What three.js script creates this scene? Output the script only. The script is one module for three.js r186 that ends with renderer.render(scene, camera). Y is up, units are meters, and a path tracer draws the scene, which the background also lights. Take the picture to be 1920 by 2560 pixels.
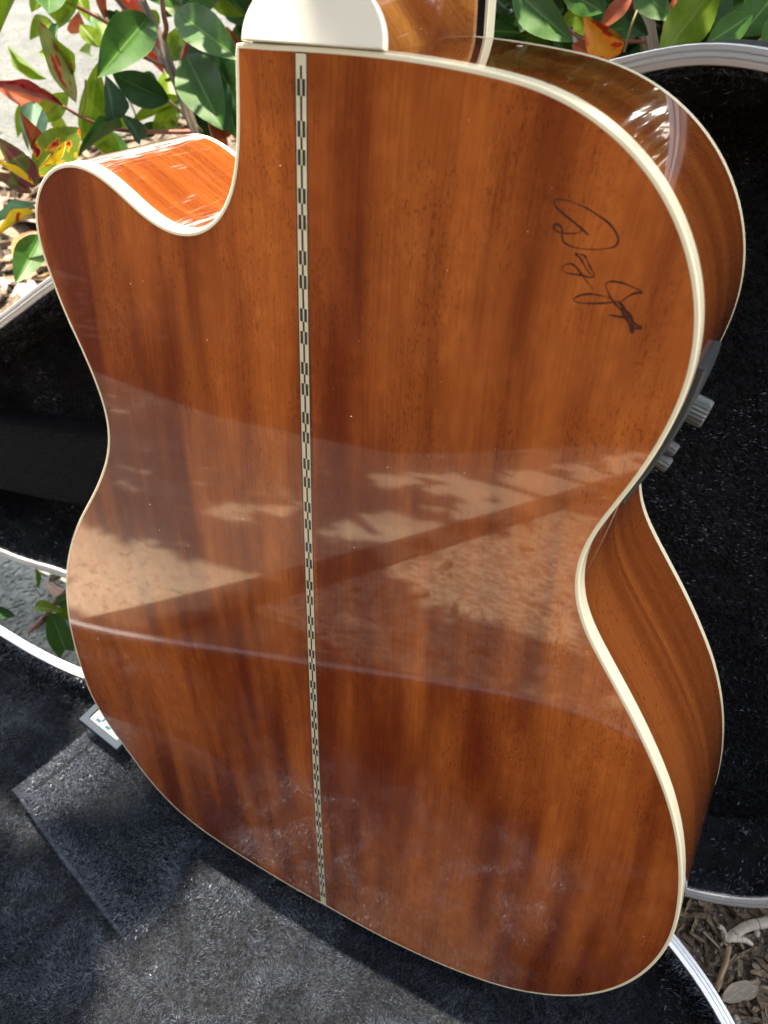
import * as THREE from 'three';
import { TessellateModifier } from 'three/addons/modifiers/TessellateModifier.js';
import { mergeGeometries } from 'three/addons/utils/BufferGeometryUtils.js';
import { RoundedBoxGeometry } from 'three/addons/geometries/RoundedBoxGeometry.js';

// ---------------------------------------------------------------- camera, sky, sun, exposure
const scene = new THREE.Scene();
const camera = new THREE.PerspectiveCamera(62.83, 0.75, 0.02, 400);
const CAM = new THREE.Vector3(0.17585, 0.56626, 0.12349);
const CR = new THREE.Vector3(0.873825, -0.106447, -0.474446), CU = new THREE.Vector3(-0.279492, 0.688486, -0.669232), CB = new THREE.Vector3(0.397887, 0.717395, 0.571865);
camera.matrixAutoUpdate = true;
camera.position.copy(CAM);
camera.quaternion.setFromRotationMatrix(new THREE.Matrix4().makeBasis(CR, CU, CB));
camera.focus = 0.42; camera.userData.fStop = 15;
camera.updateMatrixWorld(true);

const renderer = new THREE.WebGLRenderer({ antialias: true });
renderer.toneMapping = THREE.LinearToneMapping;
renderer.toneMappingExposure = 8.2;
renderer.shadowMap.enabled = true;

const SUN = new THREE.Vector3(-0.22, 1, -0.27).normalize();
// a hazy bright sky, pale towards the horizon
const SKY = (() => {
  const w = 256, h = 128, data = new Float32Array(w * h * 4);
  for (let j = 0, k = 0; j < h; j++) for (let i = 0; i < w; i++, k += 4) {
    const el = ((j + 0.5) / h - 0.5) * Math.PI, az = ((i + 0.5) / w - 0.5) * 2 * Math.PI;
    const d = new THREE.Vector3(Math.cos(el) * Math.cos(az), Math.sin(el), Math.cos(el) * Math.sin(az)), up = Math.max(0, d.y), m = Math.max(0, d.dot(SUN));
    const t = Math.pow(1 - up, 2.2), g = 0.55 * Math.pow(m, 14) + 0.9 * Math.pow(m, 120);
    const c = d.y < 0 ? [0.16, 0.14, 0.115] : [0.40 + 0.20 * t + g * 0.7, 0.44 + 0.15 * t + g * 0.65, 0.52 + 0.03 * t + g * 0.6];
    data[k] = c[0]; data[k + 1] = c[1]; data[k + 2] = c[2]; data[k + 3] = 1;
  }
  const t = new THREE.DataTexture(data, w, h, THREE.RGBAFormat, THREE.FloatType);
  t.mapping = THREE.EquirectangularReflectionMapping; t.magFilter = t.minFilter = THREE.LinearFilter; t.colorSpace = THREE.LinearSRGBColorSpace; t.wrapS = THREE.RepeatWrapping; t.needsUpdate = true;
  return t;
})();
scene.background = SKY; scene.environment = SKY;
const sun = new THREE.DirectionalLight(0xfff1dc, 2.4);
sun.name = 'sun'; sun.position.copy(SUN).multiplyScalar(8); sun.castShadow = true;
sun.shadow.camera.left = sun.shadow.camera.bottom = -4; sun.shadow.camera.right = sun.shadow.camera.top = 4; sun.shadow.camera.far = 30;
sun.shadow.mapSize.set(4096, 4096);
scene.add(sun, sun.target);

// ---------------------------------------------------------------- helpers
let seed = 7;
const rnd = () => { seed = (seed + 0x6d2b79f5) | 0; let t = Math.imul(seed ^ (seed >>> 15), 1 | seed); t = (t + Math.imul(t ^ (t >>> 7), 61 | t)) ^ t; return ((t ^ (t >>> 14)) >>> 0) / 4294967296; };
const rr = (a, b) => a + (b - a) * rnd();
const clamp = (x, a = 0, b = 1) => Math.min(b, Math.max(a, x));
const smooth = (a, b, x) => { const t = clamp((x - a) / (b - a)); return t * t * (3 - 2 * t); };
const lerp = (a, b, t) => a + (b - a) * t;
const hash = (x, y) => { let h = Math.imul(x | 0, 374761393) + Math.imul(y | 0, 668265263); h = Math.imul(h ^ (h >>> 13), 1274126177); return ((h ^ (h >>> 16)) >>> 0) / 4294967296; };
const vnoise = (x, y) => { const i = Math.floor(x), j = Math.floor(y), a = x - i, b = y - j, u = a * a * (3 - 2 * a), v = b * b * (3 - 2 * b); const p = hash(i, j), q = hash(i + 1, j), r = hash(i, j + 1), s = hash(i + 1, j + 1); return p + (q - p) * u + (r - p) * v + (p - q - r + s) * u * v; };
const fbm = (x, y, n = 4) => { let s = 0, a = 0.5, t = 0; for (let k = 0; k < n; k++) { s += a * vnoise(x + k * 17.3, y + k * 9.1); t += a; a *= 0.5; x *= 2.03; y *= 2.03; } return s / t; };
const used = new Map();
function numbered(name) { const n = used.get(name) || 0; used.set(name, n + 1); return n ? name + '_' + String(n).padStart(3, '0') : name; }
function shade(o) { o.traverse((m) => { if (m.isMesh) { m.castShadow = true; m.receiveShadow = true; } }); return o; }
function tag(o, label, category, group, kind) { if (label) o.userData.label = label; if (category) o.userData.category = category; if (group) o.userData.group = group; if (kind) o.userData.kind = kind; return o; }
function part(name, geo, mat, parent) { const m = new THREE.Mesh(geo, mat); m.name = name; m.castShadow = m.receiveShadow = true; parent.add(m); return m; }
function thing(name, pos = [0, 0, 0]) { const g = new THREE.Group(); g.name = numbered(name); g.position.set(...pos); scene.add(g); return g; }
const V3 = (x, y, z) => new THREE.Vector3(x, y, z);
// a point of the place seen at photograph pixel (x, y), depth metres in front of the lens
const at = (x, y, depth) => CAM.clone().addScaledVector(CR, (x - 960) / 2095.7 * depth).addScaledVector(CU, -(y - 1280) / 2095.7 * depth).addScaledVector(CB, -depth);
const atY = (x, y, h) => { const d = at(x, y, 1).sub(CAM); return CAM.clone().addScaledVector(d, (h - CAM.y) / d.y); };
function tex(w, h, fn, o = {}) {   // fn(x01, y01) -> [r, g, b] linear 0..1 (or a grey), written as sRGB
  const data = new Uint8Array(w * h * 4);
  const enc = (c) => o.linear ? clamp(c) * 255 : 255 * (c <= 0.0031308 ? 12.92 * Math.max(c, 0) : 1.055 * Math.pow(Math.min(c, 1), 1 / 2.4) - 0.055);
  for (let j = 0, k = 0; j < h; j++) for (let i = 0; i < w; i++, k += 4) {
    const c = fn((i + 0.5) / w, (j + 0.5) / h);
    if (typeof c === 'number') data[k] = data[k + 1] = data[k + 2] = enc(c); else { data[k] = enc(c[0]); data[k + 1] = enc(c[1]); data[k + 2] = enc(c[2]); }
    data[k + 3] = 255;
  }
  const t = new THREE.DataTexture(data, w, h, THREE.RGBAFormat);
  t.magFilter = THREE.LinearFilter; t.minFilter = THREE.LinearMipmapLinearFilter; t.generateMipmaps = true;
  t.wrapS = t.wrapT = o.wrap || THREE.RepeatWrapping;
  t.colorSpace = o.linear ? THREE.NoColorSpace : THREE.SRGBColorSpace; t.needsUpdate = true;
  return t;
}
const mix3 = (a, b, t) => [lerp(a[0], b[0], t), lerp(a[1], b[1], t), lerp(a[2], b[2], t)];
function meshFrom(pos, uv, idx, nor) {
  const g = new THREE.BufferGeometry();
  g.setAttribute('position', new THREE.Float32BufferAttribute(pos, 3));
  if (uv) g.setAttribute('uv', new THREE.Float32BufferAttribute(uv, 2));
  if (idx) g.setIndex(idx);
  if (nor) g.setAttribute('normal', new THREE.Float32BufferAttribute(nor, 3)); else g.computeVertexNormals();
  return g;
}
// closed 2-D outline helpers
function resample(pts, step, closed) {
  const c = new THREE.CatmullRomCurve3(pts.map((p) => V3(p[0], p[1], 0)), closed, 'centripetal');
  c.arcLengthDivisions = 4000;
  const n = Math.round(c.getLength() / step);
  const o = c.getSpacedPoints(n).map((p) => [p.x, p.y]);
  if (closed) o.pop();
  return o;
}
function gauss(pts, s, closed, passes = 1) {
  const n = pts.length, r = Math.ceil(2.5 * s);
  for (let q = 0; q < passes; q++) pts = pts.map((p, i) => {
    let x = 0, y = 0, w = 0;
    const m = closed ? r : Math.min(r, i, n - 1 - i);
    for (let k = -m; k <= m; k++) { const g = Math.exp(-k * k / (2 * s * s)), t = pts[(i + k + n) % n]; x += g * t[0]; y += g * t[1]; w += g; }
    return [x / w, y / w];
  });
  return pts;
}
function normals(pts) {
  const n = pts.length;
  return pts.map((p, i) => { const a = pts[(i + n - 1) % n], b = pts[(i + 1) % n]; let x = b[1] - a[1], y = a[0] - b[0]; const l = Math.hypot(x, y) || 1; return [x / l, y / l]; });
}
// sweeps profile [[outward, height], ...] round a closed outline; place(x, y, h) -> Vector3; flat shading across the profile is kept by doubling its points
function sweep(pts, nrm, profile, place, o = {}) {
  const n = pts.length, pos = [], uv = [], idx = [];
  let per = 0; const run = [0];
  for (let i = 1; i <= n; i++) { const a = pts[i - 1], b = pts[i % n]; per += Math.hypot(b[0] - a[0], b[1] - a[1]); run.push(per); }
  const from = o.from ?? 0, to = o.to ?? n;
  const segs = [];
  for (let k = 0; k + 1 < profile.length; k++) segs.push([profile[k], profile[k + 1]]);
  if (o.loop) segs.push([profile[profile.length - 1], profile[0]]);
  let len = 0;
  const strips = o.smooth ? [profile] : segs;
  for (const st of strips) {
    const base = pos.length / 3, m = st.length;
    const lens = [len]; for (let k = 1; k < m; k++) lens.push(lens[k - 1] + Math.hypot(st[k][0] - st[k - 1][0], st[k][1] - st[k - 1][1]));
    len = lens[m - 1];
    for (let i = from; i <= to; i++) {
      const p = pts[i % n], q = nrm[i % n];
      st.forEach(([a, h], k) => { const v = place(p[0] + q[0] * a, p[1] + q[1] * a, h, p); pos.push(v.x, v.y, v.z); uv.push(run[i] ?? per, lens[k]); });
    }
    for (let i = 0; i < to - from; i++) for (let k = 0; k + 1 < m; k++) { const a = base + i * m + k, b = a + 1, c = a + m, d = c + 1; idx.push(a, b, d, a, d, c); }
  }
  return meshFrom(pos, uv, idx);
}
function clipX(poly, fn, keepLess, cut) {   // clips a polygon by fn(p) = 0
  const out = [];
  for (let i = 0; i < poly.length; i++) {
    const a = poly[i], b = poly[(i + 1) % poly.length], fa = keepLess ? -fn(a) : fn(a), fb = keepLess ? -fn(b) : fn(b);
    if (fa >= 0) out.push(a);
    if (fa * fb < 0) { const t = fa / (fa - fb); const q = [lerp(a[0], b[0], t), lerp(a[1], b[1], t)]; q.cut = true; if (cut && out.length && out[out.length - 1].cut && fa < 0) { const s = out[out.length - 1]; for (let n = 1; n < 60; n++) { const v = lerp(s[1], q[1], n / 60); out.push([cut(v), v]); } } out.push(q); }
  }
  if (cut) { const s = out[out.length - 1], q = out[0]; if (s.cut && q.cut) for (let n = 1; n < 60; n++) { const v = lerp(s[1], q[1], n / 60); out.push([cut(v), v]); } }
  return out;
}
function plate(poly, maxEdge, place, normal, uvf) {   // triangulates a polygon, refines it and lays it on a curved surface
  let g = new THREE.ShapeGeometry(new THREE.Shape(poly.map((p) => new THREE.Vector2(p[0], p[1]))));
  g = g.toNonIndexed(); g.deleteAttribute('normal'); g.deleteAttribute('uv');
  g = new TessellateModifier(maxEdge, 12).modify(g);
  const p = g.attributes.position, pos = [], nor = [], uv = [];
  for (let i = 0; i < p.count; i++) {
    const x = p.getX(i), y = p.getY(i), v = place(x, y), q = normal ? normal(x, y) : null;
    pos.push(v.x, v.y, v.z); if (q) nor.push(q.x, q.y, q.z);
    const t = uvf(x, y); uv.push(t[0], t[1]);
  }
  return meshFrom(pos, uv, null, normal ? nor : undefined);
}
function tube(points, r0, r1, seg = 8, n = 0) {   // a tapered tube through points
  const c = new THREE.CatmullRomCurve3(points, false, 'centripetal'), N = n || Math.max(8, points.length * 6), f = c.computeFrenetFrames(N, false), pos = [], uv = [], idx = [];
  for (let i = 0; i <= N; i++) {
    const t = i / N, p = c.getPointAt(t), r = lerp(r0, r1, t);
    for (let k = 0; k <= seg; k++) { const a = k / seg * Math.PI * 2, q = p.clone().addScaledVector(f.normals[i], Math.cos(a) * r * (0.93 + 0.14 * hash(i, k % seg))).addScaledVector(f.binormals[i], Math.sin(a) * r); pos.push(q.x, q.y, q.z); uv.push(k / seg, t); }
  }
  for (let i = 0; i < N; i++) for (let k = 0; k < seg; k++) { const a = i * (seg + 1) + k, b = a + 1, c2 = a + seg + 1, d = c2 + 1; idx.push(a, c2, b, b, c2, d); }
  const cap = (i, flip) => { const base = pos.length / 3, p = c.getPointAt(i / N); pos.push(p.x, p.y, p.z); uv.push(0.5, 0.5); for (let k = 0; k < seg; k++) { const a = i * (seg + 1) + k, b = a + 1; flip ? idx.push(base, a, b) : idx.push(base, b, a); } };
  cap(0, true); cap(N, false);
  return meshFrom(pos, uv, idx);
}

// ---------------------------------------------------------------- materials
// mahogany: ribbons of lighter and darker wood, fine lines along the grain, dark open pores
function mahogany(x, y, flip) {   // x, y in metres, y along the grain
  const fan = 0.03 * Math.sin(y * 5.1 + 0.7) + 0.014 * Math.sin(y * 11.3 + x * 6 + 2);
  const u = x + fan * (0.35 + Math.abs(x) * 1.9) * (flip ? -1 : 1);
  // interlocked ribbons, a finger wide, that come and go along the board
  let r = fbm(u * 44 + 9, y * 6.5, 3) * 0.62 + fbm(u * 100 + 3, y * 11 + 7, 2) * 0.25 + fbm(u * 16, y * 3.5 + 30, 3) * 0.3;
  r = smooth(0.38, 0.82, r);
  const fib = vnoise(u * 2600, y * 34) * 0.5 + vnoise(u * 1300 + 7, y * 60) * 0.5, mott = fbm(u * 260, y * 150, 3);
  const pr = vnoise(u * 2300 + 4, y * 700), pore = smooth(0.66, 0.86, pr) * smooth(0.30, 0.62, fbm(u * 55, y * 26, 3));
  let c = mix3([0.165, 0.0275, 0.0062], [0.475, 0.124, 0.0215], r);
  c = mix3(c, [c[0] * 0.74, c[1] * 0.62, c[2] * 0.6], clamp((fib - 0.42) * 1.5));
  c = mix3(c, [c[0] * 1.22, c[1] * 1.34, c[2] * 1.35], clamp((mott - 0.42) * 1.8));
  c = mix3(c, [0.085, 0.014, 0.004], pore * 0.40);
  return c;
}
function sideWood(x, y) {   // plain bent side: fine straight grain along its length
  const w = y + 0.006 * Math.sin(x * 5) + 0.004 * fbm(x * 4, 3, 2), g = fbm(w * 130, x * 3.2, 3), f = vnoise(w * 1500, x * 26) * 0.5 + vnoise(w * 3000, x * 50) * 0.5;
  let c = mix3([0.170, 0.040, 0.0090], [0.250, 0.068, 0.0145], smooth(0.3, 0.72, g));
  c = mix3(c, [c[0] * 0.7, c[1] * 0.6, c[2] * 0.6], clamp((f - 0.45) * 1.1));
  return mix3(c, [0.06, 0.012, 0.004], smooth(0.72, 0.9, vnoise(x * 420, w * 2600)) * 0.4);
}
const backTex = tex(1600, 2000, (x, y) => mahogany((x - 0.5) * 0.42, y * 0.525, x < 0.5), { wrap: THREE.ClampToEdgeWrapping });
const sideTex = tex(2048, 400, (x, y) => sideWood(x * 0.9, y * 0.14));
const lacquer = (map) => new THREE.MeshPhysicalMaterial({ map, roughness: 0.08, clearcoat: 1, clearcoatRoughness: 0.012, ior: 1.40 });
const M = {};
M.back = lacquer(backTex);
M.side = lacquer(sideTex);
M.cream = new THREE.MeshPhysicalMaterial({ color: new THREE.Color(0.87, 0.78, 0.53), roughness: 0.4, clearcoat: 0.9, clearcoatRoughness: 0.05 });
M.ivory = new THREE.MeshPhysicalMaterial({ color: new THREE.Color(0.88, 0.83, 0.69), roughness: 0.35, clearcoat: 0.6, clearcoatRoughness: 0.1 });
M.stripCream = new THREE.MeshPhysicalMaterial({ color: new THREE.Color(0.80, 0.71, 0.48), roughness: 0.45, clearcoat: 1, clearcoatRoughness: 0.015 });
M.stripDark = new THREE.MeshPhysicalMaterial({ color: new THREE.Color(0.03, 0.024, 0.016), roughness: 0.5, clearcoat: 1, clearcoatRoughness: 0.015 });
M.ink = new THREE.MeshPhysicalMaterial({ color: new THREE.Color(0.072, 0.020, 0.008), roughness: 0.5, clearcoat: 1, clearcoatRoughness: 0.02, ior: 1.3 });
M.spruce = new THREE.MeshPhysicalMaterial({ map: tex(256, 64, (x, y) => mix3([0.55, 0.33, 0.13], [0.42, 0.23, 0.08], smooth(0.5, 0.8, vnoise(x * 90, y * 3)))), roughness: 0.5, clearcoat: 1, clearcoatRoughness: 0.03 });
M.neck = lacquer(tex(256, 512, (x, y) => { const c = mahogany(x * 0.09 + 1.3, y * 0.3, false); return [c[0] * 1.05, c[1] * 1.5, c[2] * 1.8]; }));
M.ebony = new THREE.MeshStandardMaterial({ color: new THREE.Color(0.02, 0.016, 0.013), roughness: 0.5 });
M.plastic = new THREE.MeshPhysicalMaterial({ color: new THREE.Color(0.035, 0.042, 0.042), roughness: 0.42 });
M.knob = new THREE.MeshPhysicalMaterial({ color: new THREE.Color(0.075, 0.078, 0.072), roughness: 0.45 });
M.metal = new THREE.MeshStandardMaterial({ color: new THREE.Color(0.78, 0.79, 0.80), metalness: 0.8, roughness: 0.42 });

// ---------------------------------------------------------------- guitar (its frame: x across, y along the centre strip from the tail, z out of the back)
const OUTLINE = [[-28.2, 490.5], [-28.6, 486.3], [-28.6, 476.7], [-29.1, 466.5], [-29.6, 458.9], [-30.5, 450.8], [-32.8, 442.3], [-36.3, 435.0], [-42.1, 428.5], [-49.6, 423.3], [-57.8, 420.7], [-66.0, 420.5], [-73.3, 421.9], [-80.4, 424.9], [-86.6, 428.7], [-91.9, 432.5], [-98.0, 436.9], [-104.3, 440.7], [-111.0, 442.9], [-118.2, 443.5], [-124.7, 442.9], [-132.0, 440.3], [-138.2, 436.1], [-143.0, 431.1], [-146.9, 424.7], [-149.1, 417.8], [-150.0, 410.9], [-149.9, 405.3], [-146.5, 399.3], [-144.1, 389.0], [-141.5, 379.2], [-137.6, 369.4], [-131.9, 359.1], [-128.1, 348.1], [-124.9, 339.2], [-122.6, 330.6], [-121.9, 321.5], [-122.8, 312.6], [-126.2, 301.8], [-131.2, 292.0], [-138.1, 281.2], [-143.8, 272.0], [-154.3, 258.3], [-164.1, 244.3], [-172.4, 230.4], [-179.6, 216.1], [-185.2, 202.1], [-189.7, 188.1], [-193.2, 174.0], [-195.6, 160.0], [-197.3, 145.7], [-197.7, 131.8], [-197.6, 117.4], [-197.0, 101.7], [-194.5, 84.6], [-186.5, 69.4], [-181.9, 58.5], [-172.4, 48.9], [-161.2, 30.0], [-147.0, 14.5], [-131.7, 3.7], [-112.4, -2.9], [-89.8, -6.6], [-64.8, -8.8], [-44.7, -10.5], [-25.6, -11.0], [-7.0, -10.5], [12.2, -11.7], [31.6, -11.6], [50.5, -10.2], [68.7, -7.8], [86.2, -4.6], [103.1, 0.4], [120.9, 6.9], [135.7, 16.0], [153.6, 30.6], [165.1, 44.3], [174.7, 59.4], [182.0, 74.9], [187.6, 92.8], [190.8, 108.5], [192.4, 123.7], [192.4, 138.7], [190.8, 154.5], [188.4, 170.2], [185.3, 184.5], [181.3, 198.7], [176.5, 211.9], [171.2, 224.1], [166.1, 233.5], [161.1, 241.8], [154.6, 253.2], [147.7, 263.3], [140.2, 273.8], [133.6, 283.5], [128.0, 290.9], [123.8, 297.4], [120.5, 304.7], [118.6, 311.7], [117.7, 318.9], [117.6, 326.3], [118.4, 333.1], [120.4, 339.6], [123.0, 346.5], [127.1, 354.7], [130.6, 362.8], [133.9, 370.7], [136.9, 379.9], [139.2, 388.6], [141.0, 396.9], [142.3, 404.8], [142.5, 412.2], [142.0, 419.2], [140.9, 425.9], [139.4, 431.9], [137.6, 437.1], [135.5, 442.2], [132.5, 447.9], [128.6, 453.9], [124.4, 459.7], [119.9, 464.5], [115.0, 468.8], [109.6, 473.0], [103.3, 476.8], [96.4, 480.4], [89.1, 483.4], [81.3, 485.6], [72.1, 487.0], [63.6, 487.9], [52.4, 489.1], [40.3, 490.1], [27.9, 490.6], [15.0, 490.8], [0.1, 490.8], [-13.9, 490.5]];

const LEAN = THREE.MathUtils.degToRad(14);
const guitar = thing('acoustic_guitar');
guitar.rotation.x = -LEAN; guitar.updateMatrixWorld(true);
tag(guitar, 'glossy mahogany cutaway acoustic guitar seen from the back, standing in the open black case', 'guitar');
const DR = 5.0, dome = (u, v) => -(u * u) / (2 * DR) - (v - 0.22) * (v - 0.22) / (2 * DR);
const domeN = (u, v) => V3(u / DR, (v - 0.22) / DR, 1).normalize();
const depthAt = (v) => lerp(0.1126, 0.0844, clamp(v / 0.49, -0.05, 1.1));
let body = OUTLINE.map((p) => [p[0] / 1000, p[1] / 1000]);
body = gauss(gauss(resample(body, 0.0022, false), 2.6, false), 3.2, false, 2);
{ const a = body[body.length - 1], b = body[0]; const n = Math.round(Math.hypot(b[0] - a[0], b[1] - a[1]) / 0.0025); for (let i = 1; i < n; i++) body.push([lerp(a[0], b[0], i / n), lerp(a[1], b[1], i / n)]); }
const bodyN = normals(body);
const stripX = (v) => { const t = [[-0.02, -9.5], [0.0, -9.0], [0.164, -5.8], [0.279, -4.2], [0.364, -3.4], [0.411, -3.1], [0.5, -2.3]]; for (let i = 1; i < t.length; i++) if (v <= t[i][0] || i === t.length - 1) return lerp(t[i - 1][1], t[i][1], (v - t[i - 1][0]) / (t[i][0] - t[i - 1][0])) / 1000; };
const onBack = (x, y, h = 0) => V3(x, y, dome(x, y) + h);
const HALF = 0.0026;
for (const less of [true, false]) {
  const f = (p) => p[0] - stripX(p[1]) + (less ? HALF : -HALF);
  part('back_panel', plate(clipX(body, f, less, (v) => stripX(v) + (less ? -HALF : HALF)), 0.011, onBack, domeN, (x, y) => [x / 0.42 + 0.5, y / 0.525 + 0.03]), M.back, guitar);
}
// centre strip of pale wood with dark inlaid rods
function ribbonOnBack(list, width, h) {   // list of [u, v]; a narrow sheet lying on the domed back
  const pos = [], nor = [], uv = [], idx = [];
  const n = list.length;
  list.forEach((p, i) => {
    const a = list[Math.max(0, i - 1)], b = list[Math.min(n - 1, i + 1)]; let x = b[0] - a[0], y = b[1] - a[1]; const l = Math.hypot(x, y) || 1; x /= l; y /= l;
    const w = (typeof width === 'function' ? width(i / (n - 1)) : width) / 2;
    for (const s of [-1, 1]) { const u = p[0] + y * w * s, v = p[1] - x * w * s, q = onBack(u, v, h), k = domeN(u, v); pos.push(q.x, q.y, q.z); nor.push(k.x, k.y, k.z); uv.push(s, i / n); }
    if (i) { const k = i * 2; idx.push(k - 2, k - 1, k + 1, k - 2, k + 1, k); }
  });
  return meshFrom(pos, uv, idx, nor);
}
const vTop = 0.4902, vTail = -0.0104, along = (a, b, dx, n = 6) => Array.from({ length: n + 1 }, (_, i) => { const v = lerp(a, b, i / n); return [stripX(v) + dx, v]; });
const strip = part('centre_strip', ribbonOnBack(along(vTop, vTail, 0, 60), HALF * 2, 0), M.stripCream, guitar);
for (const s of [-1, 1]) part('inlay_line', ribbonOnBack(along(vTop, vTail, s * (HALF - 0.00022), 60), 0.0005, 0.00006), M.stripDark, strip);
for (let v = vTop - 0.0075, long = false; v > vTail + 0.006;) {
  part('inlay_rod', ribbonOnBack(along(Math.min(vTop, v + (long ? 0.0078 : 0.0040)), v, 0, 3), 0.00085, 0.00006), M.stripDark, strip);
  for (const s of [-1, 1]) part('inlay_rod', ribbonOnBack(along(v, v - 0.0052, s * 0.00098, 3), 0.00128, 0.00006), M.stripDark, strip);
  v -= 0.0052 + (long ? 0.0040 : 0.0078); long = !long;
  v += 0;
}
// edge bindings, sides and soundboard
const placeBack = (x, y, h) => V3(x, y, dome(x, y) + h);
const BW = 0.0017;
part('back_binding', sweep(body, bodyN, [[0, -0.003], [0, 0.00005], [BW - 0.0006, 0.00005], [BW - 0.00018, -0.00015], [BW, -0.0007], [BW, -0.0066], [0.0004, -0.0066]], placeBack), M.cream, guitar);
const placeSide = (x, y, h, p) => { const top = dome(p[0], p[1]) - 0.0064, low = -depthAt(p[1]) + 0.0038; return V3(x, y, lerp(top, low, h)); };
const sideProfile = Array.from({ length: 9 }, (_, i) => [BW - 0.00012, i / 8]);
{
  const g = sweep(body, bodyN, sideProfile, placeSide, { smooth: true }), u = g.attributes.uv;
  for (let i = 0; i < u.count; i++) u.setXY(i, u.getX(i) / 0.9, u.getY(i) * 0.7);
  part('side', g, M.side, guitar);
}
const placeFront = (x, y, h, p) => V3(x, y, -depthAt(p[1]) + h);
part('front_binding', sweep(body, bodyN, [[0.0004, 0.004], [BW, 0.004], [BW, 0.0006], [BW - 0.0006, 0], [-0.0012, 0]], placeFront), M.cream, guitar);
part('soundboard', plate(body.map((p, i) => [p[0] - bodyN[i][0] * 0.0008, p[1] - bodyN[i][1] * 0.0008]), 0.05, (x, y) => V3(x, y, -depthAt(y) + 0.0003), null, (x, y) => [x * 3, y * 3]), M.spruce, guitar);
// heel, heel cap, neck, fretboard, headstock
const HX = 0.0014, HW = 0.0274;
function heelSection(hw, ext) { const n = 28; return Array.from({ length: n + 1 }, (_, i) => { const a = Math.PI * i / n, c = Math.cos(a), s = Math.sin(a); return [HX + hw * Math.sign(c) * Math.pow(Math.abs(c), 0.95), 0.4900 + ext * s]; }); }
{
  const pos = [], uv = [], idx = [], N = 40, n = 29;
  for (let k = 0; k <= N; k++) {
    const t = k / N, w = lerp(-0.0100, -0.083, t), ext = 0.0205 + 0.012 * t + 0.55 * Math.pow(smooth(0.30, 1.0, t), 2.6);
    heelSection(HW - 0.0012, ext - 0.0012).forEach((p, i) => { pos.push(p[0], p[1], w - (p[1] - 0.4885) * 0.18 * (1 - t)); uv.push((p[0] + (p[1] - 0.488)) * 8, t * 0.5 + p[1]); });
    if (k) for (let i = 0; i + 1 < n; i++) { const a = (k - 1) * n + i, b = a + 1, c = k * n + i, d = c + 1; idx.push(a, c, d, a, d, b); }
  }
  part('neck_heel', meshFrom(pos, uv, idx), M.neck, guitar);
  const cap = new THREE.ExtrudeGeometry(new THREE.Shape(heelSection(HW, 0.0205).map((p) => new THREE.Vector2(p[0] - HX, p[1] - 0.49))), { depth: 0.0022, bevelEnabled: true, bevelThickness: 0.0006, bevelSize: 0.0006, bevelSegments: 3, curveSegments: 4 });
  const c = part('heel_cap', cap, M.ivory, guitar); c.position.set(HX, 0.4930, -0.0125); c.rotation.x = THREE.MathUtils.degToRad(-12); c.position.z = dome(0, 0.49) - 0.0022;
  part('fretboard', new RoundedBoxGeometry(0.0548, 0.52, 0.006, 2, 0.0008).translate(HX, 0.485 + 0.26, -0.0905), M.ebony, guitar);
  for (const s of [-1, 1]) part('fretboard_binding', new RoundedBoxGeometry(0.0016, 0.52, 0.0075, 1, 0.0004).translate(HX + s * 0.0283, 0.485 + 0.26, -0.0903), M.cream, guitar);
  part('headstock', new RoundedBoxGeometry(0.075, 0.17, 0.015, 2, 0.004).translate(HX, 1.09, -0.098), M.neck, guitar);
}
// preamp panel with its knobs on the upper side
{
  const i0 = body.findIndex((p, i) => i > 300 && p[0] > 0.05 && p[1] > 0.348), i1 = body.findIndex((p, i) => i > i0 && p[1] > 0.4045);
  const placeAt = (x, y, h) => V3(x, y, -0.031 + h);
  const w = 0.0135;
  const pr = part('preamp_panel', sweep(body, bodyN, [[0.0012, -w], [0.0034, -w], [0.0043, -w + 0.001], [0.0043, w - 0.001], [0.0034, w], [0.0012, w]], placeAt, { from: i0, to: i1, loop: true }), M.plastic, guitar);
  const capAt = (i) => { const p = body[i], q = bodyN[i]; return new RoundedBoxGeometry(0.0028, 0.0012, w * 2, 1, 0.0004).rotateZ(Math.atan2(q[1], q[0])).translate(p[0] + q[0] * 0.0028, p[1] + q[1] * 0.0028, -0.031); };
  for (const i of [i0, i1]) part('panel_end', capAt(i), M.plastic, pr);
  for (const [v, r, l, z, ribs] of [[0.3825, 0.0052, 0.0062, -0.036, 20], [0.3672, 0.0026, 0.0044, -0.036, 10], [0.3603, 0.0030, 0.0056, -0.036, 11]]) {
    const i = body.findIndex((p, k) => k > 300 && p[0] > 0.05 && p[1] > v), p = body[i], q = bodyN[i];
    const sh = new THREE.Shape();
    for (let k = 0; k <= ribs * 4; k++) { const a = k / (ribs * 4) * Math.PI * 2, R = r * (1 - 0.055 * (k % 4 === 0 ? 1 : 0) - 0.035 * (k % 4 === 2 ? -1 : 0)); k ? sh.lineTo(Math.cos(a) * R, Math.sin(a) * R) : sh.moveTo(R * Math.cos(a), R * Math.sin(a)); }
    const g = new THREE.ExtrudeGeometry(sh, { depth: l - 0.0012, bevelEnabled: true, bevelThickness: 0.0012, bevelSize: 0.0009, bevelOffset: -0.0009, bevelSegments: 3, curveSegments: 1 });
    const k = part('knob', g, M.knob, pr);
    k.position.set(p[0] + q[0] * 0.0042, p[1] + q[1] * 0.0042, z);
    k.quaternion.setFromUnitVectors(V3(0, 0, 1), V3(q[0], q[1], 0));
  }
}
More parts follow.
